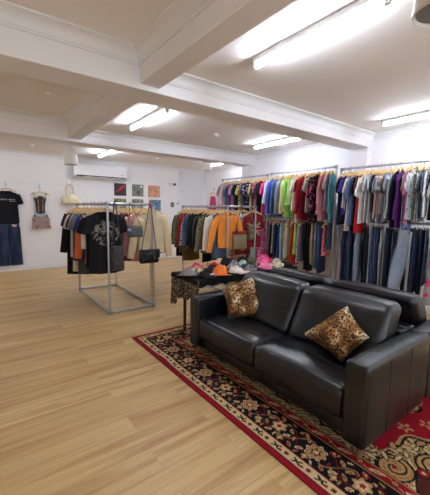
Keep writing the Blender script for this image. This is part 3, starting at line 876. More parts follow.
# ---- right wall, near rack, top rail
S = lambda y, k, d, c, *a, **p: (y, k, d, c, p)
def fb(*a, **k): return fabric(*a, **k)
R1 = [
 S(2.94, 'tee', 'dark navy tee', NV2, L=.72), S(2.89, 'tee', 'navy tee with white trim', NV, L=.7),
 S(2.845, 'long', 'white and grey blouse', fb((206, 206, 208), 'stripe', (150, 150, 156)), L=.5, sl=.4), S(2.80, 'tee', 'violet tee', fb((70, 48, 132)), L=.56, dx=-.06),
 S(2.755, 'dress', 'long cream top', fb((220, 214, 202)), L=.82, sl=.2, waist=.18, sh=.19), S(2.71, 'shirt', 'sky blue denim shirt', fb((92, 116, 160), 'denim', (128, 150, 190)), L=.72, sl=.28),
 S(2.665, 'tee', 'black jersey tee', BK, L=.7), S(2.625, 'shirt', 'maroon checked shirt', fb((104, 40, 48), 'check', (150, 90, 90)), L=.6),
 S(2.585, 'dress', 'bright red dress', fb((196, 30, 40)), L=.82, dx=-.06, waist=.16), S(2.54, 'shirt', 'white linen shirt', fb((220, 218, 212)), L=.66, sl=.24),
 S(2.495, 'shirt', 'silver striped shirt', fb((178, 178, 180), 'stripe', (214, 214, 216)), L=.66), S(2.455, 'tee', 'pale grey tee', fb((192, 190, 188)), L=.68),
 S(2.415, 'shirt', 'midnight blue shirt', fb((38, 46, 70)), L=.5), S(2.38, 'shirt', 'blue grey striped shirt', fb((146, 154, 176), 'stripe', (196, 200, 212)), L=.62),
 S(2.345, 'tank', 'peach top', fb((218, 172, 144)), L=.56, sh=.18), S(2.31, 'shirt', 'lilac grey shirt', fb((162, 160, 176)), L=.68),
 S(2.275, 'shirt', 'sand shirt', fb((214, 196, 172)), L=.56), S(2.24, 'tee', 'storm grey tee', fb((120, 122, 128)), L=.7),
 S(2.205, 'shirt', 'lavender striped shirt', fb((182, 184, 204), 'stripe', (146, 150, 178)), L=.66, dx=-.04), S(2.17, 'shirt', 'soft lavender shirt', fb((190, 192, 212)), L=.6),
 S(2.13, 'long', 'long pale sage shirt', fb((196, 202, 186)), L=.74), S(2.085, 'long', 'ink navy long shirt', fb((32, 36, 58)), L=.74),
 S(2.04, 'long', 'bright purple long shirt', fb((100, 38, 124)), L=.78, dx=-.07), S(2.0, 'dress', 'long ivory top', fb((222, 208, 190)), L=.84, sl=.2, waist=.18, sh=.19),
 S(1.965, 'shirt', 'cornflower blue long shirt', fb((88, 108, 164)), L=.86), S(1.92, 'shirt', 'dusty rose shirt', fb((172, 92, 112)), L=.62, dx=-.07, sl=.26),
 S(1.88, 'shirt', 'pale blue floral shirt', fb((210, 216, 220), 'floral', (130, 152, 186)), L=.62), S(1.84, 'shirt', 'sage leaf print shirt', fb((186, 190, 164), 'print', (122, 128, 100)), L=.64),
 S(1.80, 'shirt', 'grey blue checked shirt', fb((150, 158, 174), 'check', (112, 120, 140)), L=.6), S(1.76, 'shirt', 'slate pinstripe shirt', fb((96, 102, 122), 'stripe', (132, 138, 156)), L=.58, sl=.26),
 S(1.72, 'shirt', 'crisp white shirt', fb((226, 228, 234)), L=.56, dx=-.07, sl=.26), S(1.68, 'shirt', 'chalk white shirt', fb((228, 226, 222)), L=.58, sl=.28),
 S(1.63, 'tee', 'black edge tee', BK, L=.6), S(1.58, 'shirt', 'faded blue shirt', fb((150, 166, 196)), L=.6), S(1.53, 'shirt', 'warm white shirt', fb((224, 220, 212)), L=.6)]
run_rail(RX, 2.19, R1, 'the near wall rack', 'the near wall rack', 'tops on the upper rail of the near wall rack', rz=.12, seed0=300)
# ---- middle wall rack, top rail
R2 = [
 S(4.52, 'shirt', 'pale blue striped shirt', fb((188, 204, 230), 'stripe', (222, 230, 242)), L=.62, sl=.4), S(4.44, 'long', 'royal blue blouse', fb((60, 86, 176)), L=.6),
 S(4.36, 'long', 'mid blue denim shirt', fb((74, 98, 142), 'denim', (108, 130, 170)), L=.64), S(4.28, 'long', 'steel blue shirt', fb((92, 108, 144)), L=.62),
 S(4.20, 'long', 'pewter grey shirt', fb((138, 140, 146)), L=.6), S(4.13, 'long', 'butter cream shirt', fb((226, 208, 160)), L=.6),
 S(4.06, 'long', 'lime green long top', fb((150, 206, 92)), L=.72, sl=.45, sh=.17, wb=.18), S(3.99, 'tank', 'pale lime top', fb((190, 214, 140)), L=.5),
 S(3.91, 'tee', 'bright white tee', WH, L=.54), S(3.83, 'dress', 'oatmeal tunic', fb((220, 206, 186)), L=.76, sl=.3, waist=.18, sh=.19),
 S(3.76, 'shirt', 'brick checked shirt', fb((150, 52, 54), 'check', (96, 30, 36)), L=.58), S(3.69, 'long', 'cherry red blouse', fb((166, 26, 40)), L=.68),
 S(3.62, 'long', 'wine red blouse', fb((120, 22, 40)), L=.7), S(3.55, 'tee', 'ecru tee', fb((216, 210, 196)), L=.6),
 S(3.47, 'dress', 'black floral dress', fb((22, 22, 28), 'floral', (190, 62, 104), c3=(120, 150, 110), sc=.8), L=.76, sl=.3, waist=.19, sh=.2),
 S(3.40, 'long', 'black blouse with pink blossoms', fb((24, 24, 30), 'floral', (216, 96, 136)), L=.72), S(3.34, 'dress', 'plain black tunic', BK, L=.74, waist=.18, sl=.2),
 S(3.275, 'long', 'dusty pink blouse', fb((202, 134, 138)), L=.72, yaw=.1), S(3.22, 'shirt', 'pink teal floral shirt', fb((198, 150, 152), 'floral', (110, 164, 166)), L=.6, yaw=.2),
 S(3.16, 'long', 'teal blouse', fb((88, 158, 170)), L=.74, sh=.12, wb=.13, yaw=.3)]
run_rail(RX, 2.245, R2, 'the middle wall rack', 'the middle wall rack', 'tops on the upper rail of the middle wall rack', rz=.2, seed0=360)
# ---- far wall rack, top rail
R3 = [
 S(6.03, 'tee', 'pale pink tee', fb((208, 176, 190)), L=.6), S(5.94, 'long', 'mauve blouse', fb((190, 160, 184)), L=.62), S(5.85, 'long', 'powder pink blouse', fb((220, 190, 196)), L=.64),
 S(5.76, 'tee', 'denim blue tee', fb((96, 120, 156)), L=.62), S(5.67, 'tee', 'poppy red tee', fb((184, 44, 56)), L=.64), S(5.58, 'tee', 'lilac tee', fb((176, 150, 202)), L=.6),
 S(5.48, 'tee', 'bottle green tee', fb((30, 52, 44)), L=.62), S(5.39, 'tee', 'black ribbed tee', BK, L=.64), S(5.30, 'shirt', 'mustard print shirt', fb((196, 172, 98), 'print', (60, 52, 40)), L=.62),
 S(5.21, 'tee', 'indigo violet tee', fb((74, 58, 128)), L=.64), S(5.12, 'tee', 'black dotted tee', fb((26, 26, 30), 'floral', (190, 190, 196), sc=1.6), L=.62),
 S(5.03, 'tee', 'beige lace top', fb((206, 184, 158)), L=.64), S(4.94, 'tee', 'dark cocoa tee', fb((52, 38, 36)), L=.64), S(4.86, 'shirt', 'coral print shirt', fb((206, 120, 120), 'floral', (60, 40, 50)), L=.62),
 S(4.78, 'tee', 'matt black tee', BK2, L=.64), S(4.70, 'tee', 'hot pink tee', fb((222, 70, 134)), L=.62)]
run_rail(RX, 2.235, R3, 'the far wall rack', 'the far wall rack', 'tops on the upper rail of the far wall rack', rz=.2, seed0=420)
R3L = [S(4.72, 'dress', 'candy pink dress', fb((214, 90, 140), 'floral', (240, 200, 214)), L=.85), S(4.86, 'dress', 'mint green dress', fb((176, 208, 184)), L=.9), S(5.02, 'dress', 'purple pink dress', fb((150, 70, 130)), L=.84),
       S(5.2, 'dress', 'sage green dress', fb((150, 176, 150)), L=.9), S(5.4, 'dress', 'tan dress', fb((190, 160, 110)), L=.9), S(5.65, 'dress', 'rose print dress', fb((200, 120, 140), 'floral', (250, 230, 230)), L=.86)]
run_rail(RX, 1.40, R3L, 'the lower rail of the far wall rack', 'the far wall rack', 'dresses on the lower rail of the far wall rack', seed0=450)
# ---- middle rack lower rail
L2 = [
 S(4.46, 'dress', 'plain black dress', BK, L=0.64), S(4.39, 'dress', 'taupe dress', fb((184, 166, 146)), L=0.59), S(4.32, 'dress', 'deep navy dress', fb((38, 50, 84)), L=0.67), S(4.26, 'dress', 'cobalt navy dress', fb((44, 60, 104)), L=0.65),
 S(4.19, 'trousers', 'ice blue trousers', fb((154, 190, 200)), L=0.81, w=.12), S(4.11, 'trousers', 'camel trousers', fb((188, 160, 122)), L=0.77, w=.12),
 S(4.03, 'dress', 'stone grey dress', fb((190, 180, 164)), L=0.62), S(3.96, 'dress', 'lime dress', fb((164, 196, 86)), L=0.71), S(3.90, 'dress', 'vermilion dress', fb((196, 62, 36)), L=0.74),
 S(3.84, 'dress', 'apple green dress', fb((178, 208, 106)), L=0.53), S(3.78, 'dress', 'white leaf print dress', fb((224, 218, 220), 'print', (150, 130, 150)), L=0.65), S(3.71, 'dress', 'plum grey dress', fb((104, 92, 112)), L=0.64),
 S(3.65, 'trousers', 'black trousers', BK, L=0.88), S(3.59, 'trousers', 'black trousers with red hem', fb((26, 25, 28)), L=0.89), S(3.53, 'trousers', 'faded black trousers', BK2, L=0.88),
 S(3.47, 'trousers', 'tan chinos', fb((176, 146, 108)), L=0.74), S(3.41, 'trousers', 'grey blue trousers', fb((112, 130, 152)), L=0.81), S(3.35, 'jeans', 'slate blue jeans', fb((78, 96, 126), 'denim', (110, 128, 156)), L=0.83),
 S(3.29, 'skirt', 'navy pleated skirt', fb((36, 44, 74)), L=0.86, w0=.13, w1=.2), S(3.235, 'dress', 'pink dress with yellow blooms', fb((222, 100, 134), 'floral', (226, 190, 80), sc=.7), L=0.49, waist=.14, wb=.16, sh=.13),
 S(3.185, 'skirt', 'storm blue skirt', fb((92, 108, 124)), L=0.41, w0=.14, w1=.17), S(3.14, 'skirt', 'charcoal skirt', fb((62, 66, 74)), L=0.43, w0=.14, w1=.17)]
run_rail(RX, 1.39, L2, 'the middle wall rack', 'the middle wall rack lower rail', 'garments on the lower rail of the middle wall rack', rz=.32, seed0=480)
rt = [o for o in COL.objects if o.get('label', '').startswith('black trousers with red hem')][0]
MB().rings([ring_pts(.1, .018, -.93, 16), ring_pts(.098, .018, -.98, 16)]).build('hem_band', fb((170, 30, 36)), rt)
# ---- near rack lower rail: jeans
DD = lambda a, b: fb(a, 'denim', b)
L1 = [
 S(2.87, 'jeans', 'deep indigo jeans', DD((39, 45, 65), (57, 67, 92)), L=1.06), S(2.81, 'jeans', 'midnight jeans', DD((34, 41, 59), (50, 58, 80)), L=1.08), S(2.745, 'jeans', 'dark wash jeans', DD((46, 56, 79), (72, 84, 111)), L=1.06),
 S(2.68, 'jeans', 'blue black jeans', DD((35, 38, 49), (51, 56, 71)), L=1.06), S(2.61, 'jeans', 'ash blue jeans', DD((119, 130, 150), (151, 161, 178)), L=1.08), S(2.55, 'jeans', 'black jeans', fb((26, 27, 31)), L=1.04),
 S(2.49, 'jeans', 'washed black jeans', fb((38, 39, 44)), L=1.05), S(2.43, 'jeans', 'classic blue jeans', DD((70, 88, 125), (105, 123, 158)), L=1.1, w=.135), S(2.37, 'jeans', 'vintage blue jeans', DD((62, 78, 109), (117, 134, 164)), L=1.1, w=.135),
 S(2.315, 'jeans', 'ink blue jeans', DD((42, 51, 75), (62, 73, 100)), L=1.08), S(2.265, 'jeans', 'pale grey jeans', fb((176, 178, 182)), L=1.06, w=.115), S(2.21, 'jeans', 'navy slim jeans', DD((41, 47, 69), (60, 69, 94)), L=1.08),
 S(2.155, 'jeans', 'dark navy jeans', DD((36, 42, 60), (52, 61, 84)), L=1.06), S(2.10, 'jeans', 'mid wash jeans', DD((70, 84, 114), (103, 119, 149)), L=1.1), S(2.05, 'jeans', 'graphite jeans', fb((44, 46, 52)), L=1.06),
 S(1.90, 'jeans', 'light blue barrel jeans', DD((117, 127, 144), (147, 154, 167)), L=.92, w=.07, bow=.03, hem=.055, t=.03, dx=-.2, rz=-1.0, lean=-.09), S(1.95, 'jeans', 'black wide jeans', fb((24, 24, 27)), L=1.06, w=.14),
 S(1.86, 'jeans', 'charcoal black jeans', fb((32, 33, 37)), L=1.06), S(1.80, 'skirt', 'navy denim skirt', DD((42, 49, 77), (58, 67, 97)), L=.86, w0=.15, w1=.2), S(1.745, 'jeans', 'raw indigo jeans', DD((36, 43, 61), (52, 61, 84)), L=1.06),
 S(1.69, 'shorts', 'blue denim shorts', DD((72, 87, 116), (112, 126, 155)), L=.74, w=.14, hem=.13), S(1.555, 'dress', 'grey dress with magenta flowers', fb((126, 124, 122), 'hemflower', (196, 34, 96)), L=.88, waist=.18, sh=.16, wb=.34, dx=-.08, t=.05)]
run_rail(RX, 1.36, L1, 'the near wall rack', 'the near wall rack lower rail', 'jeans on the lower rail of the near wall rack', rz=.22, seed0=520)

# ---- top hung alone on the far right wall
def wall_hook(x, y, z, label, n=(0, -1)):
    t = thing('wall_hook', label, 'hook', (x, y, z))
    k = MB(); 
    pts = [(0, 0, .05), (n[0]*.008, n[1]*.008, .05), (n[0]*.01, n[1]*.01, -.02)]
    for i in range(7):
        a = PI+i/6*PI
        pts.append((n[0]*(.03+.02*math.cos(a)), n[1]*(.03+.02*math.cos(a)), -.02+.02*math.sin(a)))
    k.tube(pts, .005, 8); k.build('bent_wire', M['chrome'], t)
    kk = MB(); kk.box((n[0]*.003, n[1]*.003, .03), (.03 if n[1] else .006, .006 if n[1] else .03, .07)); kk.build('plate', M['chrome'], t, smooth=False)
pz0 = 2.16
wall_hook(XR3, 8.35, pz0, 'small steel hook holding the pink camisole by the far corner', (-1, 0))
hanger((XR3-.06, 8.35, pz0-.018), PI/2, 'wooden hanger holding the pink camisole alone on the wall', 'wooden hangers on walls')
make_top((XR3-.06, 8.35, pz0-.09), PI/2, 'tank', fb((190, 70, 120), 'floral', (120, 70, 60)), 'pink camisole hung alone on the wall by the far corner', None, 777, {'sh': .12, 'wb': .2, 'L': .42})

# ---- back wall outfits
yw = YB-.05
wall_hook(.565, YB, 2.03, 'steel hook above the black tee on the back wall')
hanger((.565, YB-.045, 2.01), 0, 'wooden hanger holding the black tee and jeans on the back wall', 'wooden hangers on walls')
tk = make_top((.565, YB-.046, 2.0), 0, 'tee', fabric((22, 23, 27)), 'black tee with a line of white lettering hung over jeans', None, 801, {'sh': .215, 'wb': .235, 'L': .70, 't': .026, 'sl': .2, 'fold': .006, 'ang': 62})
g = MB(); rnd = random.Random(5); x = -.2
while x < .17:
    w_ = rnd.choice([.012, .018, .022]); h_ = rnd.choice([.024, .03, .036])
    g.box((x, -.036, -.33+h_/2), (w_*.4, .004, h_)); 
    if rnd.random() < .7: g.box((x+.006, -.036, -.33+rnd.choice([.004, .015, .024])), (w_*.8, .004, .006))
    x += w_+.008
x = .06
while x < .17:
    g.box((x, -.036, -.355), (.006, .004, .012)); x += .012
g.build('lettering', fb((210, 210, 210)), tk, smooth=False)
jn = make_trousers((.565, YB-.037, 1.36), 0, fabric((30, 40, 64), 'denim', (70, 86, 116)), 'wide blue jeans hung below the black tee on the back wall', None, 802, 1.13, False, .125, .115, 'jeans', 'jeans', 0, .022)
pm = MB(); pm.box((.12, -.040, -.275), (.09, .004, .05)); pm.build('patch', fb((206, 200, 196), 'print', (70, 60, 90)), jn, smooth=False)
pm = MB(); pm.box((.12, -.040, -.325), (.05, .004, .02)); pm.build('embroidery', fb((170, 40, 40)), jn, smooth=False)
wall_hook(1.25, YB, 1.99, 'steel hook above the black corset on the back wall')
hanger((1.25, YB-.03, 1.965), 0, 'wooden hanger holding the black and pink corset on the back wall', 'wooden hangers on walls')
# corset
ct = thing('corset_top', 'black corset top with pink lace trim hung on the back wall', 'top', (1.25, YB-.05, 1.9))
Rr = []
for i in range(10):
    q = i/9; w_ = .15-.055*math.sin(PI*min(1, q*1.15)*.62) if q < .8 else .105-.012*(q-.8)*5
    Rr.append(ring_pts(w_, .04-.012*q, -.13-.39*q, 26, 0, lambda x, y, z, sa, q=q: (y, z+(.025*math.cos(x*26) if q == 0 else (-.02*math.cos(x*18) if q == 1 else 0)))))
MB().rings(Rr).build('body', fabric((34, 30, 32), 'stripe', (78, 66, 62)), ct, angle=180)
for s in (-1, 1):
    MB().tube([(s*.1, -.03, -.12), (s*.135, -.01, -.06), (s*.15, .01, -.03)], .012, 8, flat=.4).build('strap', fb((28, 26, 28)), ct)
    MB().tube([(s*.085+.02*math.cos(a), -.044, -.155+.016*math.sin(a)) for a in [k*PI/6 for k in range(12)]], .011, 6, closed=True, flat=.6).build('lace_cup', fabric((186, 138, 128), 'print', (60, 40, 44)), ct)
    MB().tube([(s*.055, -.042, -.2), (s*.045, -.034, -.35), (s*.05, -.03, -.5)], .013, 6, flat=.4).build('lace_panel', fabric((168, 138, 118), 'print', (50, 40, 40), sc=2.), ct)
# tiered skirt with its own clip hanger
sk = thing('tiered_skirt', 'short dusty pink tiered skirt below the corset', 'skirt', (1.25, YB-.05, 1.30))
mS = fabric((168, 142, 136), 'print', (120, 92, 92), sc=.8)
for k in range(3):
    Rr = []
    for i in range(5):
        q = i/4; w_ = .175+.012*k+.02*q
        Rr.append(ring_pts(w_, .026+.01*q+.003*k, -.01-.095*k-.1*q, 44, 0, lambda x, y, z, sa, q=q, k=k: (y+.009*q*math.sin(x*90+k*2), z-.006*q*math.sin(x*60+k))))
    MB().rings(Rr, k == 0).build('tier', mS, sk, angle=180)
hk = thing('clip_hanger', 'wire clip hanger holding the tiered skirt', 'hanger', (1.25, YB-.05, 1.335))
MB().tube([(-.16, 0, 0), (.16, 0, 0)], .004, 8).build('bar', M['chrome'], hk)
MB().tube([(0, 0, 0), (0, .0, .03), (.0, .025, .05)], .003, 6).build('hook', M['chrome'], hk)
for s in (-1, 1): MB().box((s*.13, 0, -.02), (.025, .075, .05)).build('clip', M['dark_plastic'], hk, smooth=False, bevel=.003)
# gold handbag
wall_hook(1.92, YB, 2.14, 'steel hook holding the gold handbag on the back wall')
hb = thing('handbag', 'slouchy pale gold handbag hung on the back wall', 'bag', (1.92, YB-.08, 1.585))
softbox((.205, .07, .125), .06, (10, 4, 6), (0, .03, .0), .018, 14, 3, lambda Q: Vector((Q.x*(1-.22*max(0, Q.z/.125)), Q.y*(1-.35*max(0, Q.z/.125)), Q.z+.125+ .02*math.cos(Q.x*9)))).build('body', M['gold_bag'], hb, weld=True, angle=180)
for s in (-1, 1):
    pts = [(-.09, s*.025, .2)] + [(.0+.11*math.cos(a)*(.8), s*.02, .34+.2*math.sin(a)) for a in [PI-k*PI/8 for k in range(9)]] + [(.09, s*.025, .2)]
    MB().tube(pts, .011, 8, flat=.6).build('strap', M['gold_bag'], hb)
MB().box((0, -.095, .1), (.1, .015, .09)).build('front_pocket', M['gold_bag'], hb, bevel=.006)
MB().box((.02, -.1, .2), (.04, .006, .1)).build('swing_tag', fb((236, 234, 228)), hb, smooth=False)
# low dark boots at the wall, half hidden
# ------------------------------------------------------------------ bags on the rack bars
def strap_pts(xa, xb, z0, xt, zt, y):
    return [(xa, y, z0), (xa+(xt-xa)*.5, y, z0+(zt-z0)*.52), (xt-.016, y, zt-.03), (xt-.008, y+.012, zt+.012), (xt, y+.022, zt+.021), (xt+.008, y+.012, zt+.012), (xt+.016, y, zt-.03), (xb+(xt-xb)*.5, y, z0+(zt-z0)*.52), (xb, y, z0)]
def soft_bag(name, label, x0, x1, z0, z1, y, th, m, strap_x, sr=.007, taper=.0, r=.03, flap=False, mstrap=None, wr=.006):
    t = thing(name, label, 'bag', ((x0+x1)/2, y, z0))
    hx, hz = (x1-x0)/2, (z1-z0)/2
    softbox((hx, th/2, hz), min(r, th*.45), (8, 3, 6), (0, th*.25, 0), wr, 12, hash(label) % 17, lambda Q: Vector((Q.x*(1-taper*(Q.z/hz*.5+.5)), Q.y, Q.z+hz))).build('body', m, t, weld=True, angle=180)
    if flap: softbox((hx*1.0, th*.2, hz*.62), .008, (6, 2, 5), (0, 0, 0), .002, 10, 2, lambda Q: Vector((Q.x, Q.y-th*.5, Q.z+hz*1.4))).build('flap', m, t, weld=True, angle=180)
    sx = strap_x-(x0+x1)/2
    MB().tube(strap_pts(-hx*.85*(1-taper), hx*.85*(1-taper), hz*1.9, sx, RZ-z0, 0 if not flap else 0), sr, 8).build('strap', mstrap or m, t)
    return t
cb = fabric((62, 58, 58), 'print', (76, 72, 70))
soft_bag('shoulder_bag', 'charcoal fabric shoulder bag hung beside the black graphic tee', 1.455, 1.645, .63, .99, 4.365, .09, cb, 1.53, .008, .1)
b1 = soft_bag('shoulder_bag', 'small grey shoulder bag hung between two posts of the left rack', 1.70, 1.94, 1.10, 1.26, 4.372, .07, fabric((74, 76, 76), 'tweed', (92, 94, 94)), 1.76, .005, .04)
MB().box((-.1, -.046, .11), (.05, .006, .04)).build('badge', fb((150, 140, 190), 'floral', (220, 150, 130)), b1, smooth=False)
b2 = soft_bag('shoulder_bag', 'glossy black leather shoulder bag hung at the right post', 1.885, 2.185, .70, .91, 4.365, .09, M['black_leather_bag'], 2.06, .006, .05, flap=True)
MB().box((.06, -.07, .09), (.012, .01, .06)).build('clasp', M['chrome'], b2, smooth=False, bevel=.002)
b3 = soft_bag('shoulder_bag', 'tan quilted canvas bag with a burgundy top band', 3.68, 3.98, .80, 1.09, 4.362, .1, fabric((150, 136, 104), 'check', (118, 106, 80), sc=2.2), 3.86, .006, .05, mstrap=fb((96, 44, 38)))
softbox((.14, .052, .035), .02, (8, 3, 3), (0, .01, 0), 0, 1, 0, lambda Q: Vector((Q.x, Q.y, Q.z+.29))).build('top_band', fb((124, 40, 36)), b3, weld=True, angle=180)
soft_bag('shoulder_bag', 'small khaki pouch bag with a narrow strap on the middle rack', 4.04, 4.19, .95, 1.21, 4.365, .08, fabric((134, 116, 82), 'camo', (104, 92, 66)), 4.11, .005, .1)

# ------------------------------------------------------------------ rug
def build_rug():
    X0, X1, Y0, Y1, st = 1.37, 3.85, -.1, 3.43, .0065
    nx, ny = int((X1-X0)/st)+1, int((Y1-Y0)/st)+1
    xs = np.linspace(X0, X1, nx); ys = np.linspace(Y0, Y1, ny)
    X, Y = np.meshgrid(xs, ys, indexing='ij')
    dx = np.minimum(X-X0, X1-X); dy = np.minimum(Y-Y0, Y1-Y); d = np.minimum(dx, dy)
    # coordinate along the border, symmetric about the middle of each side
    cxm, cym = (X0+X1)/2, (Y0+Y1)/2
    along = np.where(dx < dy, Y-cym, X-cxm)
    RED, DRED, BLK, CRM, GLD, TAN, BRN = [np.array(lin(c)) for c in ((134, 18, 32), (104, 12, 26), (20, 18, 22), (190, 168, 126), (166, 130, 82), (142, 108, 70), (74, 34, 28))]
    C = np.empty((nx, ny, 3)); C[:] = RED
    def put(mask, c): C[mask] = c
    put(d > .042, BLK); put(d > .05, CRM)
    # narrow cream band motifs
    b = (d > .05) & (d < .112); v = d-.081
    p = .165; s = ((along+.5*p) % p)-p/2
    put(b & ((s/.016)**2+(v/.014)**2 < 1), BRN); put(b & ((s/.009)**2+(v/.008)**2 < 1), RED)
    s2 = (along % p)-p/2; a2 = np.abs(v)
    put(b & (np.abs(s2) < .034) & (a2 < .022) & (np.abs(a2-np.abs(s2)*.6) < .0075), BLK); put(b & ((s2/.010)**2+(v/.006)**2 < 1), BLK)
    s3 = ((along+.25*p) % (p))-p/2
    put(b & ((s3/.012)**2+((v+.008)/.01)**2 < 1), RED)
    put((d > .112) & (d < .119), RED); put(d >= .119, BLK)
    # wide black band with rosettes, leaves and vines
    f = (d > .119) & (d < .352); P = .60; v = d-.236
    def petals(s, v, r, k, amp, ph=0):
        rr = np.hypot(s, v); th = np.arctan2(v, s)
        return rr < r*(1+amp*np.cos(k*th+ph))
    off = .0
    sA = ((along+off+P/2) % P)-P/2; sB = ((along+off) % P)-P/2
    vine = .062*np.sin(2*PI*along/P*2)
    put(f & (np.abs(v-vine) < .0045), TAN); put(f & (np.abs(v+vine) < .0045), DRED)
    for q in range(10):
        so = (q+.5)*P/10
        for sg, c_ in ((1, GLD), (-1, CRM if q % 2 else TAN)):
            sl = ((along-so+P/2) % P)-P/2; vv = v-sg*(.03+.05*((q*7) % 3)/2)
            a = .7*(1 if (q % 2) else -1)*sg
            u_ = sl*math.cos(a)+vv*math.sin(a); w_ = -sl*math.sin(a)+vv*math.cos(a)
            put(f & ((u_/.026)**2+(w_/.012)**2 < 1), c_); put(f & ((u_/.012)**2+(w_/.005)**2 < 1), RED if q % 3 else BRN)
    for q in range(16):
        so = (q+.3)*P/16; sl = ((along-so+P/2) % P)-P/2; vv = v-.095*math.sin(q*2.4); a = q*1.1
        u_ = sl*math.cos(a)+vv*math.sin(a); w_ = -sl*math.sin(a)+vv*math.cos(a)
        put(f & ((u_/.019)**2+(w_/.007)**2 < 1), (GLD, RED, TAN, CRM)[q % 4])
    for q in range(6):
        so = (q+.25)*P/6; sl = ((along-so+P/2) % P)-P/2; vv = v-(.082 if q % 2 else -.082)
        put(f & petals(sl, vv, .02, 4, .3), RED if q % 2 else GLD); put(f & petals(sl, vv, .009, 4, .2), CRM)
    put(f & petals(sA, v, .072, 8, .10), BLK); put(f & petals(sA, v, .064, 8, .13), CRM); put(f & petals(sA, v, .056, 8, .13), RED)
    put(f & petals(sA, v, .050, 8, .15), GLD); put(f & petals(sA, v, .03, 6, .2), BRN); put(f & petals(sA, v, .017, 6, .2), CRM)
    put(f & petals(sB, v, .06, 6, .16), BLK); put(f & petals(sB, v, .05, 6, .18), GLD); put(f & petals(sB, v, .034, 6, .18), CRM); put(f & petals(sB, v, .018, 5, .2), RED)
    # red guard band
    g0 = .352
    put((d >= g0) & (d < .44), RED); put((d >= g0) & (d < g0+.009), GLD); put((d >= g0+.009) & (d < g0+.015), BLK)
    gb = (d > g0+.015) & (d < .424); v = d-.396; p = .2
    s = (along % p)-p/2; put(gb & (np.abs(v-.016*np.sin(2*PI*along/p)) < .0035), GLD)
    put(gb & ((s/.042)**2+((v+.3*s)/.014)**2 < 1), CRM); put(gb & ((s/.026)**2+((v+.3*s)/.006)**2 < 1), TAN)
    s = ((along+p/2) % p)-p/2; put(gb & petals(s, v, .019, 5, .15), BLK); put(gb & petals(s, v, .014, 5, .15), GLD); put(gb & petals(s, v, .006, 5, .1), RED)
    put((d > .424) & (d < .432), GLD); put((d >= .432) & (d < .44), BLK)
    # field: red with cream scrolled surround and deep corner pieces
    fl = d >= .44; e = d-.44; put(fl, RED)
    ex = dx-.44; ey = dy-.44
    corner = (1-np.clip(ex, 0, None)/.78)*.62
    wob = .045*np.sin(2*PI*along/.42)+.02*np.sin(2*PI*along/.14)
    edge = np.maximum(.085+wob*.8, 0)
    # corner piece boundary (scalloped diagonal)
    tc = ex/1.4+ey/.58; sc_ = .07*np.sin(9*np.arctan2(ey+.01, ex+.01))+.04*np.sin(26*ex)*np.cos(22*ey)
    inc = fl & ((tc < .95+sc_) | (e < edge))
    out = fl & ~inc & ((tc < .985+sc_) | (e < edge+.022))
    put(out, BLK)
    out2 = fl & ~inc & ~out & ((tc < 1.02+sc_) | (e < edge+.035)); put(out2, GLD)
    put(inc, CRM)
    # leaf veins on the cream
    gn = np.sin(X*61+3*np.sin(Y*23))*np.sin(Y*57+3*np.sin(X*27))
    put(inc & (np.abs(np.abs(gn)-.5) < .13), BLK); put(inc & (gn > .6), GLD); put(inc & (gn < -.6), TAN); put(inc & (gn < -.82), RED)
    # spiral scrolls inside the corner pieces, mirrored in the four corners
    def scroll(cx, cy, r, turn, flip):
        ux, uy = ex-cx, ey-cy
        rr = np.hypot(ux, uy); th = np.arctan2(uy, ux)*flip
        m_ = fl & (rr < r)
        put(fl & (rr < r+.014), BLK); put(m_, GLD)
        sp = (rr/r*1.6-(th+turn)/(2*PI)) % 1.0
        put(m_ & (sp < .22), BLK); put(m_ & (sp > .55) & (sp < .62), BRN); put(m_ & (rr < r*.16), RED)
    def blob(cx, cy, rx, ry, a, c_, o_=.01):
        ux, uy = ex-cx, ey-cy
        u_ = ux*math.cos(a)+uy*math.sin(a); w_ = -ux*math.sin(a)+uy*math.cos(a)
        put(fl & ((u_/(rx+o_))**2+(w_/(ry+o_))**2 < 1), BLK); put(fl & ((u_/rx)**2+(w_/ry)**2 < 1), c_)
    blob(.12, .22, .13, .05, .2, BRN); blob(.16, .10, .12, .05, -.3, BRN)
    scroll(.075, .38, .095, .4, 1); scroll(.27, .23, .10, 2.0, -1); scroll(.44, .1, .085, 1.0, 1)
    blob(.165, .26, .03, .03, 0, RED); blob(.165, .26, .012, .012, 0, CRM, .004)
    for (a, b_, an) in ((.03, .53, .9), (.19, .42, -.8), (.36, .34, .5), (.5, .22, -.2), (.27, .38, 1.3), (.12, .49, .2)):
        for k in (-1, 0, 1):
            blob(a+.028*k*math.sin(an), b_-.028*k*math.cos(an), .034, .011, an+.7*k, CRM if k else GLD, .007)
    blob(.25, .47, .03, .018, .6, GLD); blob(.42, .37, .03, .018, -.4, GLD); blob(.14, .56, .028, .016, 1.2, GLD); blob(.58, .3, .03, .016, .2, GLD)
    # sprays on the red ground
    for (a, b_) in ((.34, .62), (.50, .50), (.66, .42), (.46, .74), (.7, .62), (.22, .74)):
        ux, uy = ex-a, ey-b_
        put(fl & (tc > 1.1) & petals(ux, uy, .035, 5, .55), GLD); put(fl & (tc > 1.1) & petals(ux, uy, .016, 5, .3), RED)
    # centre medallion
    mx, my = X-cxm, Y-cym
    for r, c_ in ((.62, BLK), (.6, GLD), (.57, CRM), (.46, BLK), (.44, DRED), (.24, GLD), (.2, BLK), (.12, CRM)):
        put(fl & petals(mx/1., my/1.25, r, 12, .06), c_)
    C *= (1+.14*(np.random.RandomState(3).rand(nx, ny, 1)-.5))
    wave = .012*np.exp(-((Y-2.72)/.12)**2)*np.exp(-((X-X0)/.25)**2)
    Z = np.full_like(X, .011)+.004*np.exp(-((Y-2.72)/.12)**2)*np.exp(-((X-X0)/.2)**2)
    V = np.stack([X+wave, Y, Z], -1).reshape(-1, 3)
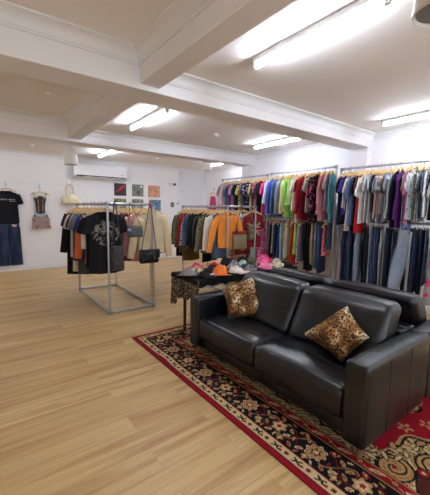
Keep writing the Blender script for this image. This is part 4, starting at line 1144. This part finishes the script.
    idx = np.arange(nx*ny).reshape(nx, ny)
    Fq = np.stack([idx[:-1, :-1], idx[1:, :-1], idx[1:, 1:], idx[:-1, 1:]], -1).reshape(-1, 4)
    me = bpy.data.meshes.new('rug')
    me.vertices.add(len(V)); me.vertices.foreach_set('co', V.ravel())
    me.loops.add(Fq.size); me.loops.foreach_set('vertex_index', Fq.ravel().astype(np.int32))
    me.polygons.add(len(Fq)); me.polygons.foreach_set('loop_start', np.arange(0, Fq.size, 4, dtype=np.int32)); me.polygons.foreach_set('loop_total', np.full(len(Fq), 4, dtype=np.int32))
    me.update(calc_edges=True)
    at = me.color_attributes.new('weave', 'FLOAT_COLOR', 'POINT')
    at.data.foreach_set('color', np.concatenate([np.clip(C, 0, 1), np.ones((nx, ny, 1))], -1).ravel().astype(np.float32))
    m, t, bs = nt('rug_weave')
    an = N(t, 'ShaderNodeAttribute', attribute_name='weave')
    t.links.new(an.outputs['Color'], bs.inputs['Base Color']); bs.inputs['Roughness'].default_value = .95; bs.inputs['Specular IOR Level'].default_value = .1
    n = tex(t, 'ShaderNodeTexNoise', objco(t), i_Scale=500., i_Detail=1.); bump(t, bs, n.outputs[0], .3, .003)
    me.materials.append(m)
    root = thing('rug', 'red and black floral patterned rug under the black sofas', 'rug', (0, 0, 0))
    o = bpy.data.objects.new('pile', me); COL.objects.link(o); o.parent = root
    k = MB().box(((X0+X1)/2+.002, (Y0+Y1)/2, .0055), (X1-X0, Y1-Y0, .0105)); k.build('backing', fb((110, 20, 30)), root, smooth=False)
build_rug()

# ------------------------------------------------------------------ sofas
def sofa(loc, rz, label):
    """local: seat faces -X; x 0..0.89 front to back, y 0..1.89 near arm to far arm"""
    t = thing('sofa', label, 'sofa', loc, rz)
    L = M['leather']; W, D, zb = 1.89, .89, .105
    def place(mb, c, name, par=None):
        mb.v = [(x+c[0], y+c[1], z+c[2]) for x, y, z in mb.v]
        return mb.build(name, L, par or t, weld=True, angle=180)
    for k, y in enumerate((.075, W-.075)):
        a = place(softbox((D/2, .075, .26), .028, (12, 3, 8), (0, .004, .004), .004, 7, 11+k), (D/2, y, zb+.26), 'armrest')
        s = -1 if k == 0 else 1
        for x in (.27, .57):
            q = MB(); yy = y+s*.079
            q.tube([(x, yy, zb+.03), (x, yy, zb+.49), (x, y+s*.06, zb+.519), (x, y, zb+.524), (x, y-s*.07, zb+.515)], .0035, 6)
            q.build('seam', M['seam'], a)
    place(softbox((.39, (W-.3)/2, .055), .02, (4, 8, 2), (0, 0, 0), .002, 5, 1), (.05+.39, W/2, zb+.055), 'base')
    place(softbox((.06, (W-.3)/2, .255), .025, (3, 10, 5), (0, 0, 0), .003, 6, 2), (D-.06, W/2, zb+.265), 'back_frame')
    cw = (W-.3)/2
    for k in range(2):
        yc = .15+cw*(k+.5)
        s = place(softbox((.30, cw/2-.004, .105), .045, (14, 16, 4), (.012, .004, .022), .007, 6.5, 20+k), (.005+.30, yc, .21+.105), 'seat_cushion')
        def lean(Q):
            q = (Q.z+.21)/.42
            return Vector((Q.x*(1-.12*q)+.20*q, Q.y*(1-.012*q), Q.z-.012*abs(Q.y/.4)**4))
        b_ = place(softbox((.115, cw/2-.006, .21), .055, (5, 16, 12), (.035, .004, .012), .007, 6, 30+k, lean), (.50, yc, .43+.20), 'back_cushion')
        q = MB(); pts = []
        for i in range(13):
            yy = -cw/2+.03+(cw-.06)*i/12
            pts.append((.50-.115*(.95)+.20*.42-.035*(1-abs(2*(i/12)-1)**2.5)+.002, yc+yy, .43+.165))
        q.tube(pts, .004, 6); q.build('seam', M['seam'], b_)
        q = MB(); q.tube([(.22, yc-cw/2+.04, .436), (.24, yc, .447), (.22, yc+cw/2-.04, .436)], .003, 6); q.build('seam', M['seam'], s)
    for (x, y) in ((.075, .06), (.075, W-.06), (D-.075, .06), (D-.075, W-.06)):
        MB().lathe([(.018, .012), (.026, .11)], (x, y, 0), 14).build('leg', M['leg_wood'], t)
    return t
sofa((1.715, .83, 0), 0, 'black leather two-seat sofa with leopard cushions, facing the open floor')
sofa((1.715+.895+.89, .83+1.89, 0), PI, 'black leather sofa standing back to back behind the cushioned one')

def pillow(corners, label, th, seed):
    A, B, C_, D_ = [Vector(c) for c in corners]      # A-B bottom edge, D-C top edge
    cen = (A+B+C_+D_)/4
    t = thing('throw_pillow', label, 'cushion', (cen.x, cen.y, min(A.z, B.z)), 0, None)
    org = Vector(t.location)
    nrm = (B-A).cross(D_-A).normalized()
    n = 22; mb = MB()
    for sg in (-1, 1):
        vs = []
        for i in range(n+1):
            for j in range(n+1):
                u, v = i/n, j/n; a, b = 2*u-1, 2*v-1
                pinch = .93+.07*max(abs(a), abs(b))**6 if False else 1
                # pull edges in between the corners
                uu = .5+.5*a*(1-.09*(1-b*b)); vv = .5+.5*b*(1-.09*(1-a*a))
                P = A*(1-uu)*(1-vv)+B*uu*(1-vv)+C_*uu*vv+D_*(1-uu)*vv
                h = th*((1-a**4)*(1-b**4))**.55
                h += .012*noise.noise(Vector((a*3+seed, b*3, sg)))*(1-a**4)*(1-b**4)
                vs.append(P+nrm*sg*h-org)
        fs = []
        for i in range(n):
            for j in range(n):
                f = (i*(n+1)+j, (i+1)*(n+1)+j, (i+1)*(n+1)+j+1, i*(n+1)+j+1)
                fs.append(f if sg > 0 else f[::-1])
        mb.add(vs, fs)
    mb.build('cover', fabric((190, 140, 80), 'leopard', rough=.75, sc=1.0), t, weld=True, angle=180)
    ed = []
    return t
pillow([(1.89, 2.30, .47), (2.255, 2.07, .47), (2.30, 2.40, .82), (2.00, 2.535, .68)], 'leopard print cushion at the far end of the near sofa, by the hat table', .075, 1)
pillow([(2.02, 1.52, .53), (1.985, 1.15, .455), (2.13, 1.045, .64), (2.235, 1.28, .79)], 'leopard print cushion beside the near armrest of the near sofa', .075, 5)

# ------------------------------------------------------------------ hat table
TX0, TX1, TY0, TY1, TZ = 1.93, 3.62, 2.87, 3.47, .715
t = thing('trestle_table', 'black trestle table behind the sofas, covered with hats', 'table', ((TX0+TX1)/2, (TY0+TY1)/2, 0))
cx_, cy_ = (TX0+TX1)/2, (TY0+TY1)/2
MB().box((0, 0, TZ-.02), (TX1-TX0-.04, TY1-TY0-.04, .03)).build('tabletop', M['black_metal'], t, smooth=False, bevel=.004)
for sx in (-1, 1):
    for yy in (TY0+.14, 3.235):
        zb_ = .0125
        MB().box((sx*((TX1-TX0)/2-.045), yy-cy_, (TZ-.035+zb_)/2), (.028, .028, TZ-.035-zb_)).build('leg', M['black_metal'], t, smooth=False, bevel=.003)
tc = thing('tablecloth', 'black cloth with leopard lace hanging over the hat table', 'tablecloth', (cx_, cy_, TZ))
softbox(((TX1-TX0)/2, (TY1-TY0)/2, .008), .006, (16, 8, 1), (0, 0, 0), .002, 9, 4).build('cloth', fb((22, 22, 24)), tc, weld=True)
def hangcloth(p0, p1, drop, seed, amp=.012, n=26, jag=.03, z0=0.004):
    mb = MB(); p0, p1 = Vector(p0), Vector(p1); dr = (p1-p0).normalized(); nn = Vector((dr.y, -dr.x, 0))
    vs = []; rows = 8; rnd = random.Random(seed); ph = rnd.random()*5
    for i in range(n+1):
        q = i/n; dd = drop(q)
        for j in range(rows+1):
            r = j/rows
            P = p0+(p1-p0)*q+nn*(.004+amp*r*(1+math.sin(q*22+ph)))+Vector((0, 0, z0-dd*r-jag*r*(.5+.5*math.sin(q*60))*(r > .9)))
            vs.append(P)
    fs = [(i*(rows+1)+j, (i+1)*(rows+1)+j, (i+1)*(rows+1)+j+1, i*(rows+1)+j+1) for i in range(n) for j in range(rows)]
    return mb.add(vs, fs)
hx_, hy_ = (TX1-TX0)/2, (TY1-TY0)/2
hangcloth((-hx_, hy_, 0), (-hx_, -hy_-.02, 0), lambda q: .30-.10*q+(.08 if q < .2 else 0), 1).build('lace_trim', M['lace'], tc, angle=180, solid=.003)
hangcloth((-hx_-.015, -hy_, 0), (hx_, -hy_, 0), lambda q: .06, 2, .004).build('lace_trim', M['lace'], tc, angle=180, solid=.003)
hangcloth((-hx_-.006, hy_, 0), (-hx_-.006, -hy_, 0), lambda q: .045, 3, .004, jag=.008, z0=.006).build('black_edge', fb((18, 18, 20)), tc, angle=180, solid=.003)
hangcloth((-hx_, -hy_-.006, 0), (hx_, -hy_-.006, 0), lambda q: .06, 4, .004, jag=.008, z0=.006).build('black_edge', fb((18, 18, 20)), tc, angle=180, solid=.003)

# hats
HZ = TZ+.012
def cap(x, y, rz, label, m, seed, m2=None, tilt=0., sq=.62, badge=None):
    t = thing('baseball_cap', label, 'cap', (x, y, HZ), rz, 'hats heaped on the black table')
    rnd = random.Random(seed); Rr = []
    r = .092
    for i in range(8):
        a = i/7*PI/2*.98
        Rr.append([(r*math.cos(a)*1.08*math.cos(b)*(1+.06*noise.noise(Vector((seed, b, i*.4)))), r*math.cos(a)*math.sin(b), .012+r*sq*math.sin(a)*1.15*(1+.55*noise.noise(Vector((math.cos(b)*1.6, math.sin(b)*1.6, seed*3+i*.25)))+.35*noise.noise(Vector((math.cos(b)*4, math.sin(b)*4, seed*5+i*.6))))) for b in [2*PI*k/24 for k in range(24)]])
    MB().rings(Rr, False, True).build('crown', m, t, angle=180)
    vs = []; fs = []
    for i in range(13):
        b = -1.05+2.1*i/12
        for j in range(6):
            q = j/5; rr = r*1.05+.075*q*math.cos(b*.75)
            vs.append((rr*math.cos(b), rr*math.sin(b)*(.98), .014+.012*q-.03*(b*b)*q*.5))
    fs = [(i*6+j, (i+1)*6+j, (i+1)*6+j+1, i*6+j+1) for i in range(12) for j in range(5)]
    MB().add(vs, fs).build('brim', m2 or m, t, angle=180, solid=.005)
    MB().lathe([(.008, 0), (.007, .006), (.001, .008)], (0, 0, .012+r*sq*1.15), 10).build('button', m2 or m, t)
    if badge:
        g = MB()
        for k in range(6): g.box((.088+.001*k, -.03+.012*k, .045+.012*((k*3) % 3)), (.02, .012, .018))
        g.build('embroidery', badge, t, bevel=.003)
    t.rotation_euler = (0, tilt, rz)
    return t
def beanie(x, y, rz, label, m, seed, r=.095, h=.1, m2=None, cuff=True, name='beanie'):
    t = thing(name, label, 'hat', (x, y, HZ), rz, 'hats heaped on the black table'); Rr = []
    for i in range(10):
        a = i/9*PI/2*.97
        Rr.append([(r*1.2*math.cos(a)*math.cos(b)*(1+.12*noise.noise(Vector((b, seed, i*.3)))), r*.9*math.cos(a)*math.sin(b)*(1+.1*noise.noise(Vector((seed, b, i*.3)))), h*.85*math.sin(a)*(1+.75*noise.noise(Vector((math.cos(b)*1.3, math.sin(b)*1.3, seed))))) for b in [2*PI*k/26 for k in range(26)]])
    MB().rings(Rr, False, True).build('crown', m, t, angle=180)
    if cuff:
        pts = [(r*1.2*math.cos(b)*(1+.08*noise.noise(Vector((b, seed, 0)))), r*.92*math.sin(b), .022+.008*math.sin(b*2+seed)) for b in [2*PI*k/26 for k in range(26)]]
        MB().tube(pts, .02, 8, closed=True).build('cuff', m2 or m, t, angle=180)
    return t
cap(1.99, 3.19, -2.2, 'grey mauve cap with brim out at the table corner', fb((138, 128, 128)), 1)
cap(2.13, 3.20, -1.9, 'beige camouflage cap beside the grey mauve cap', fabric((160, 146, 112), 'camo', (196, 184, 150), c3=(112, 100, 70)), 2)
cap(2.10, 2.97, -1.2, 'black cap with white embroidery at the front table edge', fb((30, 30, 34)), 3, badge=fb((190, 188, 190)))
cap(2.24, 3.38, 2.6, 'pink and red flowered cap behind the camouflage cap', fabric((206, 70, 96), 'print', (236, 190, 196)), 4)
cap(2.50, 3.33, -1.6, 'bright red cap behind the orange one', fb((178, 34, 42)), 5)
oc = cap(2.32, 2.99, -2.0, 'orange cap standing at the front table edge', fb((228, 122, 54)), 6, sq=.85)
MB().box((.06, -.12, .02), (.05, .02, .004)).build('price_tag', fb((230, 228, 224)), oc, smooth=False)
beanie(2.74, 3.39, .3, 'black beanie far back behind the red cap', BK, 7, h=.13)
beanie(2.72, 3.20, .8, 'charcoal and white knitted beanie right of the red cap', fabric((92, 92, 96), 'tweed', (160, 160, 164)), 8, h=.11)
cap(2.56, 2.97, -.9, 'creamy white crumpled cap right of the orange cap', fb((220, 208, 200)), 9, m2=fb((214, 184, 180)))
beanie(3.02, 3.38, .2, 'black knit hat behind the charcoal and white beanie', fb((28, 28, 31)), 10, h=.12)
beanie(2.93, 3.13, .9, 'navy denim hat in the middle of the heap', fabric((48, 66, 96), 'denim', (76, 96, 128)), 11, h=.09, name='bucket_hat')
beanie(2.84, 3.02, .4, 'dark olive furry hat against the sofa back', fabric((72, 70, 62), 'tweed', (44, 42, 38), sc=.5), 12, r=.085, h=.1)
beanie(2.97, 3.30, 1.4, 'mint green hat behind the navy denim hat', fb((172, 200, 176)), 13, r=.07, h=.09, cuff=False)
beanie(3.06, 2.97, .1, 'rose pink beanie against the sofa back', fb((222, 116, 158)), 14, r=.085, h=.085)
beanie(3.22, 3.17, .5, 'pink trapper hat with leopard fur front', fb((226, 110, 156)), 15, h=.125, m2=fabric((190, 150, 90), 'leopard', sc=.9))
beanie(3.43, 3.34, .2, 'hot pink hat at the far end of the heap', fb((236, 52, 122)), 16, h=.125)
beanie(3.33, 3.00, .7, 'beige camouflage bucket hat at the right of the heap', fabric((176, 168, 142), 'camo', (206, 198, 172), c3=(136, 126, 98)), 17, h=.115, name='bucket_hat')
beanie(3.50, 2.97, .3, 'small black hat at the right table end', BK, 18, r=.075, h=.06)

cap(2.36, 3.16, 1.2, 'faded black cap between the red and orange caps', fb((44, 44, 48)), 21)
beanie(2.80, 2.97, 1.1, 'ash grey beanie squeezed between the creamy cap and the furry hat', fb((124, 122, 120)), 22, r=.075, h=.08)
beanie(3.18, 3.36, .6, 'moss green beanie behind the pink trapper hat', fb((92, 104, 74)), 23, r=.08, h=.1)
# ------------------------------------------------------------------ light
SC.cycles.max_bounces = 12; SC.cycles.diffuse_bounces = 8
W = bpy.data.worlds.new('world'); SC.world = W; W.use_nodes = True
W.node_tree.nodes['Background'].inputs[0].default_value = (.84, .92, 1, 1)
W.node_tree.nodes['Background'].inputs[1].default_value = 1.2
al = bpy.data.lights.new('shopfront_portal', 'AREA'); al.shape = 'RECTANGLE'; al.size = 6.6; al.size_y = 2.0
al.cycles.is_portal = True
ao = bpy.data.objects.new('shopfront_portal', al); COL.objects.link(ao); ao.location = (.95, YF-.1, 1.45); ao.rotation_euler = (PI/2, 0, 0)
vs = SC.view_settings
vs.view_transform = 'Standard'; vs.look = 'None'; vs.gamma = 1; vs.use_curve_mapping = False; vs.exposure = 1.42

# label self-check
seen = {}
for o in COL.objects:
    l = o.get('label')
    if l and not o.parent:
        if l in seen: print('DUP', l)
        seen[l] = 1
        n = len(l.split())
        if n < 4 or n > 16: print('LEN', n, l)
